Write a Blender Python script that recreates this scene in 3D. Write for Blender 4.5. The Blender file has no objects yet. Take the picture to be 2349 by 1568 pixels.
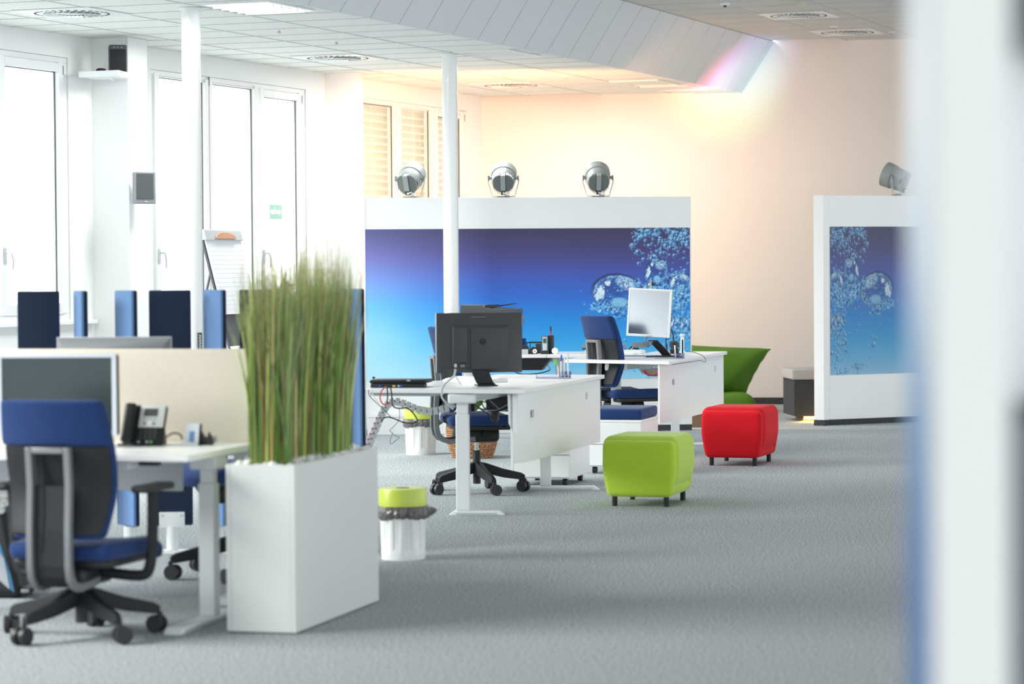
import bpy, math, random
import numpy as np
from mathutils import Vector, Matrix

R = math.radians
SC = bpy.context.scene
COL = SC.collection
random.seed(7)

# ------------------------------------------------------------------ camera
FPX, CX, CY = 6300.0, 1174.5, 784.0          # focal length and centre in pixels of the 2349 x 1568 frame
H = 1.45
PIT, ROL = math.atan(172 / FPX), 0.0075
f_ = Vector((0, math.cos(PIT), -math.sin(PIT)))
u0 = Vector((0, math.sin(PIT), math.cos(PIT)))
r0 = Vector((1, 0, 0))
r_ = r0 * math.cos(ROL) - u0 * math.sin(ROL)
u_ = u0 * math.cos(ROL) + r0 * math.sin(ROL)
cam_d = bpy.data.cameras.new('camera')
cam = bpy.data.objects.new('camera', cam_d)
COL.objects.link(cam)
cam.matrix_world = Matrix(((r_.x, u_.x, -f_.x, 0), (r_.y, u_.y, -f_.y, 0), (r_.z, u_.z, -f_.z, H), (0, 0, 0, 1)))
cam_d.sensor_width = 36
cam_d.lens = 36 * FPX / 2349
cam_d.clip_start, cam_d.clip_end = 0.1, 200
cam_d.dof.use_dof = True
cam_d.dof.focus_distance = 20.5
cam_d.dof.aperture_fstop = 2.8
SC.camera = cam

# ------------------------------------------------------------------ light and exposure
SC.view_settings.view_transform = 'Standard'
SC.view_settings.look = 'None'
SC.view_settings.gamma = 1.0
SC.view_settings.use_curve_mapping = False
SC.view_settings.exposure = 1.5
world = bpy.data.worlds.new('overcast_sky')
SC.world = world
world.use_nodes = True
bg = world.node_tree.nodes['Background']
bg.inputs[0].default_value = (0.93, 0.97, 1.0, 1)
bg.inputs[1].default_value = 0.85


def light(name, kind, loc, target, energy, color, **kw):
    d = bpy.data.lights.new(name, kind)
    d.energy = energy
    d.color = color
    for k, v in kw.items():
        setattr(d, k, v)
    o = bpy.data.objects.new(name, d)
    COL.objects.link(o)
    o.location = loc
    o.rotation_euler = (Vector(target) - Vector(loc)).to_track_quat('-Z', 'Y').to_euler()
    return o


light('soft_sun', 'SUN', (-12, 17, 6.5), (0, 19.5, 0), 4.0, (1.0, 0.99, 0.97), angle=R(40))


# ------------------------------------------------------------------ helpers
def ray(x, y):
    return f_ + r_ * ((x - CX) / FPX) - u_ * ((y - CY) / FPX)


def P(x, y, z=0.0):
    """where the line of sight through a point of the photograph meets the level z"""
    d = ray(x, y)
    t = (z - H) / d.z
    return Vector((d.x * t, d.y * t, z))


def PY(x, y, Y):
    d = ray(x, y)
    t = Y / d.y
    return Vector((d.x * t, Y, H + d.z * t))


W0 = Vector((-3.734, 20.178))
WD = Vector((0.36075, 0.93266))        # along the window wall
WN = Vector((0.93266, -0.36075))       # into the room
WA = math.atan2(-WD.x, WD.y)           # rotation that turns +Y to WD
UA = R(-14.7)                          # rotation of the desks, planter and stools


def W(s, n, z=0.0):
    p = W0 + WD * s + WN * n
    return Vector((p.x, p.y, z))


class MB:
    def __init__(self):
        self.v, self.f = [], []

    def add(self, vs, fs):
        b = len(self.v)
        self.v += [tuple(p) for p in vs]
        self.f += [tuple(b + i for i in q) for q in fs]
        return self

    def bx(self, x0, x1, y0, y1, z0, z1, M=None):
        vs = [Vector((x, y, z)) for z in (z0, z1) for y in (y0, y1) for x in (x0, x1)]
        if M:
            vs = [M @ p for p in vs]
        return self.add(vs, [(0, 2, 3, 1), (4, 5, 7, 6), (0, 1, 5, 4), (2, 6, 7, 3), (0, 4, 6, 2), (1, 3, 7, 5)])

    def prism(self, poly, z0, z1):
        a = sum(poly[i][0] * poly[(i + 1) % len(poly)][1] - poly[(i + 1) % len(poly)][0] * poly[i][1] for i in range(len(poly)))
        if a < 0:
            poly = poly[::-1]
        n = len(poly)
        vs = [(p[0], p[1], z0) for p in poly] + [(p[0], p[1], z1) for p in poly]
        fs = [tuple(range(n))[::-1], tuple(range(n, 2 * n))] + [(i, (i + 1) % n, n + (i + 1) % n, n + i) for i in range(n)]
        return self.add(vs, fs)

    def ext(self, pts, vec):
        """extrude a flat outline (3D points) along vec"""
        n = len(pts)
        pts = [Vector(p) for p in pts]
        vec = Vector(vec)
        nn = Vector((0, 0, 0))
        for i in range(n):
            nn += pts[i].cross(pts[(i + 1) % n])
        if nn.dot(vec) < 0:
            pts = pts[::-1]
        vs = pts + [p + vec for p in pts]
        return self.add(vs, [tuple(range(n))[::-1], tuple(range(n, 2 * n))] + [(i, (i + 1) % n, n + (i + 1) % n, n + i) for i in range(n)])

    def cyl(self, p0, p1, ra, rb=None, n=16):
        rb = ra if rb is None else rb
        p0, p1 = Vector(p0), Vector(p1)
        d = (p1 - p0).normalized()
        a = d.orthogonal().normalized()
        b = d.cross(a)
        vs = []
        for p, r in ((p0, ra), (p1, rb)):
            vs += [p + (a * math.cos(2 * math.pi * i / n) + b * math.sin(2 * math.pi * i / n)) * r for i in range(n)]
        return self.add(vs, [tuple(range(n))[::-1], tuple(range(n, 2 * n))] + [(i, (i + 1) % n, n + (i + 1) % n, n + i) for i in range(n)])

    def tube(self, pts, r, n=8, smooth=True):
        pts = [Vector(p) for p in pts]
        if smooth and len(pts) > 2:
            q = []
            for i in range(len(pts) - 1):
                a, b, c, d = pts[max(i - 1, 0)], pts[i], pts[i + 1], pts[min(i + 2, len(pts) - 1)]
                for k in range(4):
                    t = k / 4
                    q.append(0.5 * ((2 * b) + (c - a) * t + (2 * a - 5 * b + 4 * c - d) * t * t + (3 * b - a - 3 * c + d) * t ** 3))
            q.append(pts[-1])
            pts = q
        vs, a = [], None
        for i, p in enumerate(pts):
            d = (pts[min(i + 1, len(pts) - 1)] - pts[max(i - 1, 0)]).normalized()
            a = d.orthogonal() if a is None else a - d * a.dot(d)
            if a.length < 1e-6:
                a = d.orthogonal()
            a.normalize()
            b = d.cross(a)
            vs += [p + (a * math.cos(2 * math.pi * k / n) + b * math.sin(2 * math.pi * k / n)) * r for k in range(n)]
        fs = [tuple(range(n))[::-1], tuple(range((len(pts) - 1) * n, len(pts) * n))]
        for i in range(len(pts) - 1):
            fs += [(i * n + k, i * n + (k + 1) % n, (i + 1) * n + (k + 1) % n, (i + 1) * n + k) for k in range(n)]
        return self.add(vs, fs)

    def lathe(self, prof, n=32, c=(0, 0)):
        vs = [(c[0] + r * math.cos(2 * math.pi * i / n), c[1] + r * math.sin(2 * math.pi * i / n), z) for r, z in prof for i in range(n)]
        fs = []
        for j in range(len(prof) - 1):
            fs += [(j * n + i, j * n + (i + 1) % n, (j + 1) * n + (i + 1) % n, (j + 1) * n + i) for i in range(n)]
        if prof[0][0] > 0.004:
            fs.append(tuple(range(n))[::-1])
        if prof[-1][0] > 0.004:
            fs.append(tuple(range((len(prof) - 1) * n, len(prof) * n)))
        return self.add(vs, fs)

    def rbox(self, x0, x1, y0, y1, z0, z1, r, seg=4, fn=None, mid=1):
        """box with all its edges rounded; fn bends the points afterwards"""
        c = Vector(((x0 + x1) / 2, (y0 + y1) / 2, (z0 + z1) / 2))
        h = [(x1 - x0) / 2, (y1 - y0) / 2, (z1 - z0) / 2]
        r = min([r] + h)

        def axis(hh):
            a = [-hh + r * (1 - math.cos(math.pi / 2 * k / seg)) for k in range(seg + 1)]
            m = [(-hh + r) + (2 * hh - 2 * r) * k / (mid + 1) for k in range(1, mid + 1)]
            return a + m + [-t for t in a[::-1]]
        A = [axis(t) for t in h]
        for ax in range(3):
            i, j = (ax + 1) % 3, (ax + 2) % 3
            for s in (-1, 1):
                vs, fs = [], []
                for a in A[i]:
                    for b in A[j]:
                        p = [0, 0, 0]
                        p[ax], p[i], p[j] = s * h[ax], a, b
                        q = Vector([max(-h[k] + r, min(h[k] - r, p[k])) for k in range(3)])
                        d = Vector(p) - q
                        if d.length > 1e-9:
                            d = d.normalized() * r
                        v = q + d + c
                        vs.append(fn(v) if fn else v)
                n = len(A[j])
                for a in range(len(A[i]) - 1):
                    for b in range(n - 1):
                        t = (a * n + b, (a + 1) * n + b, (a + 1) * n + b + 1, a * n + b + 1)
                        fs.append(t if s > 0 else t[::-1])
                self.add(vs, fs)
        return self

    def mesh(self, name, mat, ang=35, weld=False):
        me = bpy.data.meshes.new(name)
        me.from_pydata(self.v, [], self.f)
        if weld:
            import bmesh
            bm = bmesh.new()
            bm.from_mesh(me)
            bmesh.ops.remove_doubles(bm, verts=bm.verts, dist=1e-5)
            bm.to_mesh(me)
            bm.free()
        me.materials.append(mat)
        me.polygons.foreach_set('use_smooth', [True] * len(me.polygons))
        me.update()
        me.set_sharp_from_angle(angle=R(ang))
        return me


def obj(name, mb, mat, parent=None, bevel=0.0, weld=False, kind=None, label=None, ang=35):
    me = mb.mesh(name, mat, ang, weld) if isinstance(mb, MB) else mb
    o = bpy.data.objects.new(name, me)
    COL.objects.link(o)
    if parent:
        o.parent = parent
    if bevel:
        m = o.modifiers.new('bevel', 'BEVEL')
        m.width = bevel
        m.segments = 2
        m.limit_method = 'ANGLE'
        m.angle_limit = R(40)
    if kind:
        o['kind'] = kind
    if label:
        o['label'] = label
    return o


def empty(name, loc=(0, 0, 0), rz=0.0, label=None, cat=None, group=None, kind=None):
    o = bpy.data.objects.new(name, None)
    o.empty_display_size = 0.1
    COL.objects.link(o)
    o.location = loc
    o.rotation_euler = (0, 0, rz)
    tag(o, label, cat, group, kind)
    return o


def tag(o, label=None, cat=None, group=None, kind=None):
    for k, v in (('label', label), ('category', cat), ('group', group), ('kind', kind)):
        if v:
            o[k] = v
    return o


def at(o, loc, rz=0.0):
    o.location = loc
    o.rotation_euler = (0, 0, rz)
    return o


def copy_tree(o, parent=None):
    c = o.copy()
    COL.objects.link(c)
    if parent:
        c.parent = parent
    for ch in list(o.children):
        copy_tree(ch, c)
    return c


# ------------------------------------------------------------------ materials
def mat(name, col, rough=0.5, metal=0.0, noise=None, bump=None, sheen=0.0, emit=None, spec=0.5, coat=0.0):
    m = bpy.data.materials.new(name)
    m.use_nodes = True
    nt = m.node_tree
    b = nt.nodes['Principled BSDF']
    b.inputs['Base Color'].default_value = (*col, 1)
    b.inputs['Roughness'].default_value = rough
    b.inputs['Metallic'].default_value = metal
    b.inputs['Specular IOR Level'].default_value = spec
    b.inputs['Sheen Weight'].default_value = sheen
    b.inputs['Coat Weight'].default_value = coat
    if emit:
        b.inputs['Emission Color'].default_value = (*emit[0], 1)
        b.inputs['Emission Strength'].default_value = emit[1]
    tc = nt.nodes.new('ShaderNodeTexCoord')
    if noise:                                   # (scale, second colour, contrast low, contrast high)
        t = nt.nodes.new('ShaderNodeTexNoise')
        t.inputs['Scale'].default_value = noise[0]
        t.inputs['Detail'].default_value = 3
        nt.links.new(tc.outputs['Object'], t.inputs['Vector'])
        r = nt.nodes.new('ShaderNodeValToRGB')
        r.color_ramp.elements[0].position = noise[2]
        r.color_ramp.elements[1].position = noise[3]
        r.color_ramp.elements[0].color = (*col, 1)
        r.color_ramp.elements[1].color = (*noise[1], 1)
        nt.links.new(t.outputs['Fac'], r.inputs['Fac'])
        nt.links.new(r.outputs['Color'], b.inputs['Base Color'])
    if bump:                                    # (scale, strength)
        t = nt.nodes.new('ShaderNodeTexNoise')
        t.inputs['Scale'].default_value = bump[0]
        nt.links.new(tc.outputs['Object'], t.inputs['Vector'])
        k = nt.nodes.new('ShaderNodeBump')
        k.inputs['Strength'].default_value = bump[1]
        k.inputs['Distance'].default_value = 0.01
        nt.links.new(t.outputs['Fac'], k.inputs['Height'])
        nt.links.new(k.outputs['Normal'], b.inputs['Normal'])
    return m


def glass_mat(name, tint, gloss):
    m = bpy.data.materials.new(name)
    m.use_nodes = True
    nt = m.node_tree
    nt.nodes.clear()
    o = nt.nodes.new('ShaderNodeOutputMaterial')
    mx = nt.nodes.new('ShaderNodeMixShader')
    t = nt.nodes.new('ShaderNodeBsdfTransparent')
    g = nt.nodes.new('ShaderNodeBsdfGlossy')
    t.inputs[0].default_value = (*tint, 1)
    g.inputs['Roughness'].default_value = 0.02
    lw = nt.nodes.new('ShaderNodeLayerWeight')
    lw.inputs[0].default_value = 0.5
    fr = nt.nodes.new('ShaderNodeMath')
    fr.operation = 'POWER'
    fr.inputs[1].default_value = 4.0
    sc_ = nt.nodes.new('ShaderNodeMath')
    sc_.operation = 'MULTIPLY_ADD'
    sc_.inputs[1].default_value = gloss
    sc_.inputs[2].default_value = 0.04
    nt.links.new(lw.outputs['Facing'], fr.inputs[0])
    nt.links.new(fr.outputs[0], sc_.inputs[0])
    nt.links.new(sc_.outputs[0], mx.inputs[0])
    nt.links.new(t.outputs[0], mx.inputs[1])
    nt.links.new(g.outputs[0], mx.inputs[2])
    nt.links.new(mx.outputs[0], o.inputs[0])
    return m


def vcol_mat(name, rough=0.5, trans=0.0):
    m = bpy.data.materials.new(name)
    m.use_nodes = True
    nt = m.node_tree
    b = nt.nodes['Principled BSDF']
    b.inputs['Roughness'].default_value = rough
    a = nt.nodes.new('ShaderNodeAttribute')
    a.attribute_name = 'tint'
    nt.links.new(a.outputs['Color'], b.inputs['Base Color'])
    return m


M = dict(
    wall=mat('white_wall_paint', (0.86, 0.87, 0.86), 0.8, bump=(60, 0.05)),
    wallb=mat('back_wall_paint', (0.80, 0.765, 0.73), 0.85, bump=(60, 0.05)),
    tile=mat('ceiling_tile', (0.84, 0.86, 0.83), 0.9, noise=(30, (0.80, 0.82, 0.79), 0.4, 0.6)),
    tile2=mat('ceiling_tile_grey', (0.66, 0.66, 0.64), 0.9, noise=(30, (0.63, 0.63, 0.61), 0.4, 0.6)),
    grid=mat('grid_bar_grey', (0.55, 0.56, 0.55), 0.7),
    monback=mat('monitor_back_plastic', (0.050, 0.053, 0.055), 0.45),
    slab=mat('ceiling_void', (0.35, 0.36, 0.36), 0.9),
    plank=mat('bulkhead_plank', (0.70, 0.73, 0.75), 0.6),
    carpet=mat('grey_carpet', (0.125, 0.14, 0.15), 1.0, noise=(105, (0.66, 0.70, 0.72), 0.38, 0.64), spec=0.1),
    carpet_dark=mat('dark_carpet_strip', (0.035, 0.038, 0.042), 1.0, noise=(150, (0.12, 0.12, 0.13), 0.4, 0.7), spec=0.1),
    white=mat('white_laminate', (0.88, 0.89, 0.89), 0.35),
    whitem=mat('white_metal', (0.86, 0.88, 0.88), 0.3),
    planter=mat('white_lacquer', (0.70, 0.715, 0.69), 0.35),
    frame=mat('window_frame_white', (0.84, 0.85, 0.85), 0.35),
    seal=mat('dark_gasket', (0.05, 0.06, 0.07), 0.6),
    pipe=mat('column_paint', (0.86, 0.87, 0.86), 0.25, coat=0.3),
    matt=mat('matt_black', (0.008, 0.008, 0.009), 0.9, spec=0.1),
    facegrey=mat('pale_phone_panel', (0.72, 0.75, 0.73), 0.4),
    black=mat('black_plastic', (0.018, 0.019, 0.021), 0.45),
    black2=mat('charcoal_plastic', (0.020, 0.022, 0.024), 0.55, bump=(300, 0.05), spec=0.3),
    dgrey=mat('dark_grey_plastic', (0.075, 0.08, 0.085), 0.45, bump=(300, 0.05)),
    mgrey=mat('mid_grey_plastic', (0.22, 0.235, 0.25), 0.45),
    silver=mat('silver_plastic', (0.55, 0.58, 0.60), 0.35, metal=0.2),
    bezel=mat('pale_bezel', (0.68, 0.73, 0.80), 0.35),
    alu=mat('brushed_frame_grey', (0.22, 0.23, 0.24), 0.4, metal=0.3),
    chrome=mat('chrome', (0.75, 0.77, 0.79), 0.12, metal=1.0),
    blue=mat('blue_chair_fabric', (0.012, 0.036, 0.13), 0.9, noise=(250, (0.018, 0.050, 0.17), 0.4, 0.6), sheen=0.12, spec=0.2),
    bluel=mat('blue_screen_fabric', (0.13, 0.25, 0.48), 0.9, noise=(250, (0.15, 0.28, 0.53), 0.4, 0.6), sheen=0.3, spec=0.2),
    navy=mat('navy_screen_fabric', (0.012, 0.022, 0.05), 0.9, noise=(250, (0.018, 0.034, 0.07), 0.4, 0.6), sheen=0.2, spec=0.2),
    cream=mat('cream_felt', (0.66, 0.62, 0.52), 0.9, noise=(200, (0.70, 0.66, 0.56), 0.4, 0.6), spec=0.2),
    lime=mat('lime_felt', (0.42, 0.62, 0.04), 0.9, noise=(260, (0.48, 0.69, 0.055), 0.4, 0.6), sheen=0.3, spec=0.2),
    red=mat('red_felt', (0.56, 0.005, 0.012), 0.9, noise=(260, (0.66, 0.010, 0.02), 0.4, 0.6), sheen=0.05, spec=0.2),
    bag=mat('green_beanbag_nylon', (0.075, 0.19, 0.010), 0.6, bump=(9, 0.5), spec=0.3),
    binlid=mat('lime_plastic_lid', (0.58, 0.70, 0.09), 0.35),
    binbody=mat('white_bin_plastic', (0.82, 0.84, 0.83), 0.35),
    linen=mat('grey_bin_liner', (0.13, 0.125, 0.12), 0.22, bump=(30, 0.6), noise=(14, (0.26, 0.25, 0.24), 0.45, 0.75)),
    pebble=mat('white_pebble', (0.80, 0.80, 0.79), 0.6),
    orange=mat('orange_clip', (0.55, 0.27, 0.16), 0.4),
    paper=mat('paper', (0.85, 0.86, 0.88), 0.8),
    ink=mat('faint_ruling', (0.66, 0.68, 0.74), 0.8),
    green=mat('sign_green', (0.33, 0.57, 0.47), 0.5),
    leaf=mat('leaf_green', (0.10, 0.26, 0.05), 0.5),
    wicker=mat('wicker', (0.42, 0.20, 0.09), 0.7, noise=(60, (0.62, 0.36, 0.20), 0.45, 0.6)),
    wickerd=mat('wicker_dark', (0.22, 0.10, 0.05), 0.7),
    redp=mat('red_cable', (0.70, 0.02, 0.02), 0.4),
    redhandle=mat('red_cord', (0.75, 0.05, 0.03), 0.6),
    brown=mat('brown_board', (0.25, 0.15, 0.09), 0.7),
    darkbag=mat('dark_brown_cloth', (0.04, 0.03, 0.028), 0.9),
    cushion=mat('grey_bench_cushion', (0.38, 0.36, 0.36), 0.9, noise=(200, (0.44, 0.42, 0.42), 0.4, 0.6)),
    lampbody=mat('grey_lamp_enamel', (0.33, 0.36, 0.355), 0.4, metal=0.1),
    lampdark=mat('lamp_recess', (0.05, 0.06, 0.06), 0.6),
    screen_d=mat('dark_screen', (0.035, 0.05, 0.055), 0.25),
    screen_g=mat('glossy_screen', (0.62, 0.66, 0.69), 0.16, metal=0.9),
    yellow=mat('yellow_plastic', (0.75, 0.55, 0.06), 0.5),
    bluep=mat('blue_plastic', (0.03, 0.10, 0.55), 0.4),
    greenp=mat('green_plastic', (0.20, 0.65, 0.18), 0.4),
    acryl=glass_mat('clear_acrylic', (0.94, 0.94, 1.0), 0.8),
    glass=glass_mat('window_glass', (0.97, 0.99, 0.98), 0.35),
    wine=glass_mat('clear_glass', (0.90, 0.92, 0.92), 0.6),
    blind=mat('blind_slat', (0.80, 0.74, 0.66), 0.5, metal=0.0),
    gel=mat('lit_orange_lens', (0.9, 0.5, 0.3), 0.4, emit=((1.0, 0.55, 0.35), 2.5)),
    glow=mat('warm_light_strip', (0.9, 0.6, 0.2), 0.4, emit=((1.0, 0.62, 0.15), 4.0)),
    lum=mat('lit_ceiling_diffuser', (0.9, 0.92, 0.92), 0.4, emit=((0.95, 1.0, 1.0), 1.2)),
    cable=mat('white_cable', (0.80, 0.81, 0.81), 0.4),
    chain=mat('grey_cable_chain', (0.50, 0.52, 0.54), 0.45),
    bagblue=mat('rucksack_blue', (0.03, 0.18, 0.32), 0.6),
)

# ------------------------------------------------------------------ floor, ceilings, walls
BA = math.atan(-0.147)


def back_y(x):
    return 29.05 - 0.147 * (x + 0.28)


floor = tag(obj('floor', MB().prism([W(-24, -0.36)[:2], W(12, -0.36)[:2], W(14, 16)[:2], W(-24, 16)[:2]], -0.2, 0), M['carpet']), kind='structure')

ZL, ZU = 3.25, 3.77
ceil_l = tag(obj('ceiling', MB().prism([W(-8, -0.36)[:2], W(10.9, -0.36)[:2], W(10.2, 2.66)[:2], W(-8, 2.66)[:2]], ZL + 0.025, ZL + 0.2), M['slab']), kind='structure')
ceil_u = tag(obj('ceiling', MB().prism([W(-24, 3.0)[:2], W(10.5, 3.0)[:2], W(12.5, 16)[:2], W(-24, 16)[:2]], ZU + 0.025, ZU + 0.2), M['slab']), kind='structure')


def tile_mesh(a, b, g=0.007):
    return MB().bx(g / 2, b - g / 2, g / 2, a - g / 2, 0, 0.022)


def place_tile(me, s, n, z, parent):
    o = obj('ceiling_tile', me, None, parent)
    p = W(s, n)
    o.location = (p.x, p.y, z + random.uniform(-0.0006, 0.0006))
    o.rotation_euler = (0, 0, WA)
    return o


LN = [(0.0, 0.50), (0.50, 0.74), (1.24, 0.74), (1.98, 0.68)]
lm = [tile_mesh(0.52, b).mesh('ceiling_tile', M['tile']) for _, b in LN]
skip_l = {}
for k in range(-14, 13):
    s = 3.775 + 0.52 * k
    for j, (n, b) in enumerate(LN):
        c = W(s + 0.26, n + b / 2)
        if c.y + 0.05 < back_y(c.x):
            place_tile(lm[j], s, n, ZL, ceil_l)
ceil_rest = obj('ceiling_panel', MB().prism([W(-8, 0)[:2], W(3.775 - 14 * 0.52, 0)[:2], W(3.775 - 14 * 0.52, 2.66)[:2], W(-8, 2.66)[:2]], ZL, ZL + 0.022), M['tile'], ceil_l)
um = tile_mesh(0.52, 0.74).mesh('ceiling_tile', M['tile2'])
for k in range(-6, 14):
    s = 3.775 + 0.52 * k
    for j in range(7):
        n = 3.0 + 0.74 * j
        c = W(s + 0.26, n + 0.37)
        if c.y + 0.05 < back_y(c.x):
            place_tile(um, s, n, ZU, ceil_u)
s1 = 3.775 - 6 * 0.52
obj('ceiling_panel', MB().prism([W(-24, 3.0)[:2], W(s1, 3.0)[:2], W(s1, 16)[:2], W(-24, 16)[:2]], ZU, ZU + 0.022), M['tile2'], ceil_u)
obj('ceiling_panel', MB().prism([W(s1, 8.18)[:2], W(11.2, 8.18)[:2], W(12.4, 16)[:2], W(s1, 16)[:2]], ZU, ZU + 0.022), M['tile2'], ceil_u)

gm = M['grid']
for n_ in (0.50, 1.24, 1.98):
    obj('grid_bar', MB().prism([W(-3.5, n_ - .006)[:2], W(9.9, n_ - .006)[:2], W(9.9, n_ + .006)[:2], W(-3.5, n_ + .006)[:2]], ZL - 0.0035, ZL + 0.006), gm, ceil_l)
for k in range(-13, 13):
    s = 3.775 + 0.52 * k
    if W(s, 2.6).y < back_y(W(s, 2.6).x):
        obj('grid_bar', MB().prism([W(s - .005, 0.01)[:2], W(s + .005, 0.01)[:2], W(s + .005, 2.65)[:2], W(s - .005, 2.65)[:2]], ZL - 0.0033, ZL + 0.006), gm, ceil_l)
for j in range(1, 7):
    n_ = 3.0 + 0.74 * j
    obj('grid_bar', MB().prism([W(0.66, n_ - .006)[:2], W(10.3 + j * .12, n_ - .006)[:2], W(10.3 + j * .12, n_ + .006)[:2], W(0.66, n_ + .006)[:2]], ZU - 0.0035, ZU + 0.006), gm, ceil_u)
for k in range(-5, 15):
    s = 3.775 + 0.52 * k
    if W(s, 3.1).y < back_y(W(s, 3.1).x):
        n2 = 8.18
        obj('grid_bar', MB().prism([W(s - .005, 3.01)[:2], W(s + .005, 3.01)[:2], W(s + .005, n2)[:2], W(s - .005, n2)[:2]], ZU - 0.0033, ZU + 0.006), gm, ceil_u)

# slanted bulkhead of planks between the two ceilings
bulk = empty('trim_1', kind='structure')
dn, dz = 3.0 - 2.66, ZU - ZL
obj('backing', MB().ext([W(-24, 2.68, ZL + 0.02), W(-24, 3.03, ZU + 0.02), W(-24, 3.03, ZU + 0.2), W(-24, 2.68, ZL + 0.2)], W(10.1, 0) - W(-24, 0)), M['slab'], bulk)
me_pl = MB()
q = 0.006
me_pl.ext([(0, q, 0), (0, 0.52 - q, 0), (dn, 0.52 - q, dz), (dn, q, dz)], (0.012, 0, -0.008))
me_pl = me_pl.mesh('plank', M['plank'])
for k in range(-46, 13):
    s = 3.775 + 0.52 * k
    if s > 10.05:
        continue
    o = obj('plank', me_pl, None, bulk)
    o.location = W(s, 2.66, ZL)
    o.rotation_euler = (0, 0, WA)

# window wall: sill band, lintel band, piers
wl = MB()
wallA = lambda mb, s0, s1_, n0, n1, z0, z1: mb.prism([W(s0, n0)[:2], W(s1_, n0)[:2], W(s1_, n1)[:2], W(s0, n1)[:2]], z0, z1)
wallA(wl, -24, 10.6, -0.35, 0, 0, 1.035)
wallA(wl, -24, 10.6, -0.35, 0, 3.075, 3.45)
for a, b in ((-24, -9), (-5.6, -5.0), (-2.2, -1.9), (0.97, 2.26), (5.20, 6.30), (9.12, 10.6)):
    wallA(wl, a, b, -0.35, 0, 1.035, 3.075)
tag(obj('wall_left', wl, M['wall']), kind='structure')
tag(obj('trim_2', wallA(MB(), -1.95, 1.30, 0, 0.05, 1.035, 1.065), M['white'], bevel=0.004), kind='structure')
tag(obj('trim_3', wallA(MB(), 1.75, 5.55, 0, 0.05, 1.035, 1.065), M['white'], bevel=0.004), kind='structure')
# boxed piers standing out into the room
tag(obj('trim_4', wallA(MB(), 1.33, 1.64, -0.05, 0.32, 0, ZL), M['wall'], bevel=0.004), kind='structure')
tag(obj('trim_5', wallA(MB(), 5.61, 5.76, -0.05, 0.32, 0, ZL), M['wall'], bevel=0.004), kind='structure')

# back wall
bw = MB()
bw.prism([(-2.5, back_y(-2.5)), (11, back_y(11)), (11, back_y(11) + 0.3), (-2.5, back_y(-2.5) + 0.3)], 0, 4.0)
tag(obj('wall_back', bw, M['wallb']), kind='structure')
tag(obj('baseboard_back', MB().prism([(-0.6, back_y(-0.6)), (11, back_y(11)), (11, back_y(11) - 0.015), (-0.6, back_y(-0.6) - 0.015)], 0, 0.07), M['carpet_dark']), kind='structure')

# round steel columns
for i, (px, py) in enumerate(((437, 18), (1031, 124))):
    p = P(px, py, ZL)
    t = empty('trim_%d' % (6 + i), (p.x, p.y, 0), kind='structure')
    obj('column', MB().lathe([(0.065, 0), (0.065, ZL)], 40), M['pipe'], t)
    obj('collar', MB().lathe([(0.065, ZL - 0.012), (0.078, ZL - 0.012), (0.078, ZL - 0.001), (0.065, ZL - 0.001)], 40), M['whitem'], t)
    if i == 0:
        c1 = p
    else:
        c2 = p


# ------------------------------------------------------------------ windows
def window(name, bays, z0, z1, s_out, handles=()):
    """bays: (s0, s1, glass z0, glass z1)"""
    w = empty(name, W(s_out[0], 0, 0), WA, kind='structure')      # local +Y runs along the wall, +X into the room
    o = s_out[0]
    fr = MB()
    n0, n1 = -0.09, -0.01
    fr.bx(n0, n1, 0, s_out[1] - o, z1 - 0.045, z1)
    fr.bx(n0, n1, 0, s_out[1] - o, z0, z0 + 0.055)
    fr.bx(n0, n1, 0, 0.05, z0 + 0.055, z1 - 0.045)
    fr.bx(n0, n1, s_out[1] - o - 0.05, s_out[1] - o, z0 + 0.055, z1 - 0.045)
    obj('frame', fr, M['frame'], w, bevel=0.004)
    for i, (a, b, g0, g1) in enumerate(bays):
        a, b = a - o, b - o
        t = 0.075
        sm = MB()
        lo, hi = max(a - t, 0.052), min(b + t, s_out[1] - o - 0.052)
        sm.bx(-0.075, 0.006, lo, a, g0 - t, g1 + 0.03 if g1 > 3 else g1 + t)
        top = g1 + 0.03 if g1 > 3 else g1 + t
        sm.bx(-0.075, 0.006, b, hi, g0 - t, top)
        sm.bx(-0.075, 0.006, a, b, g1, min(top, z1 - 0.047))
        sm.bx(-0.075, 0.006, a, b, g0 - t, g0)
        sh = obj('sash', sm, M['frame'], w, bevel=0.004)
        obj('glass_pane', MB().bx(-0.045, -0.037, a + 0.001, b - 0.001, g0 + 0.001, g1 - 0.001), M['glass'], w)
        sl = MB().bx(-0.0368, -0.028, b - 0.010, b - 0.001, g0 + 0.001, g1 - 0.001)
        sl.bx(-0.0368, -0.030, a + 0.001, b - 0.011, g1 - 0.006, g1 - 0.001)
        obj('gasket', sl, M['seal'], w)
        if i in handles:
            hd = MB().rbox(0.006, 0.018, a - 0.05, a - 0.02, 1.50, 1.62, 0.006, 2)
            hd.tube([(0.018, a - 0.035, 1.585), (0.055, a - 0.035, 1.585), (0.062, a - 0.03, 1.57), (0.066, a - 0.02, 1.52), (0.062, a - 0.018, 1.46)], 0.008)
            obj('handle', hd, M['silver'], w)
            hg = MB()
            hg.cyl((0.004, b + t - 0.01, g1 - 0.02), (0.004, b + t - 0.01, g1 + 0.05), 0.008, n=8)
            obj('hinge', hg, M['mgrey'], w)
    return w


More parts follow.
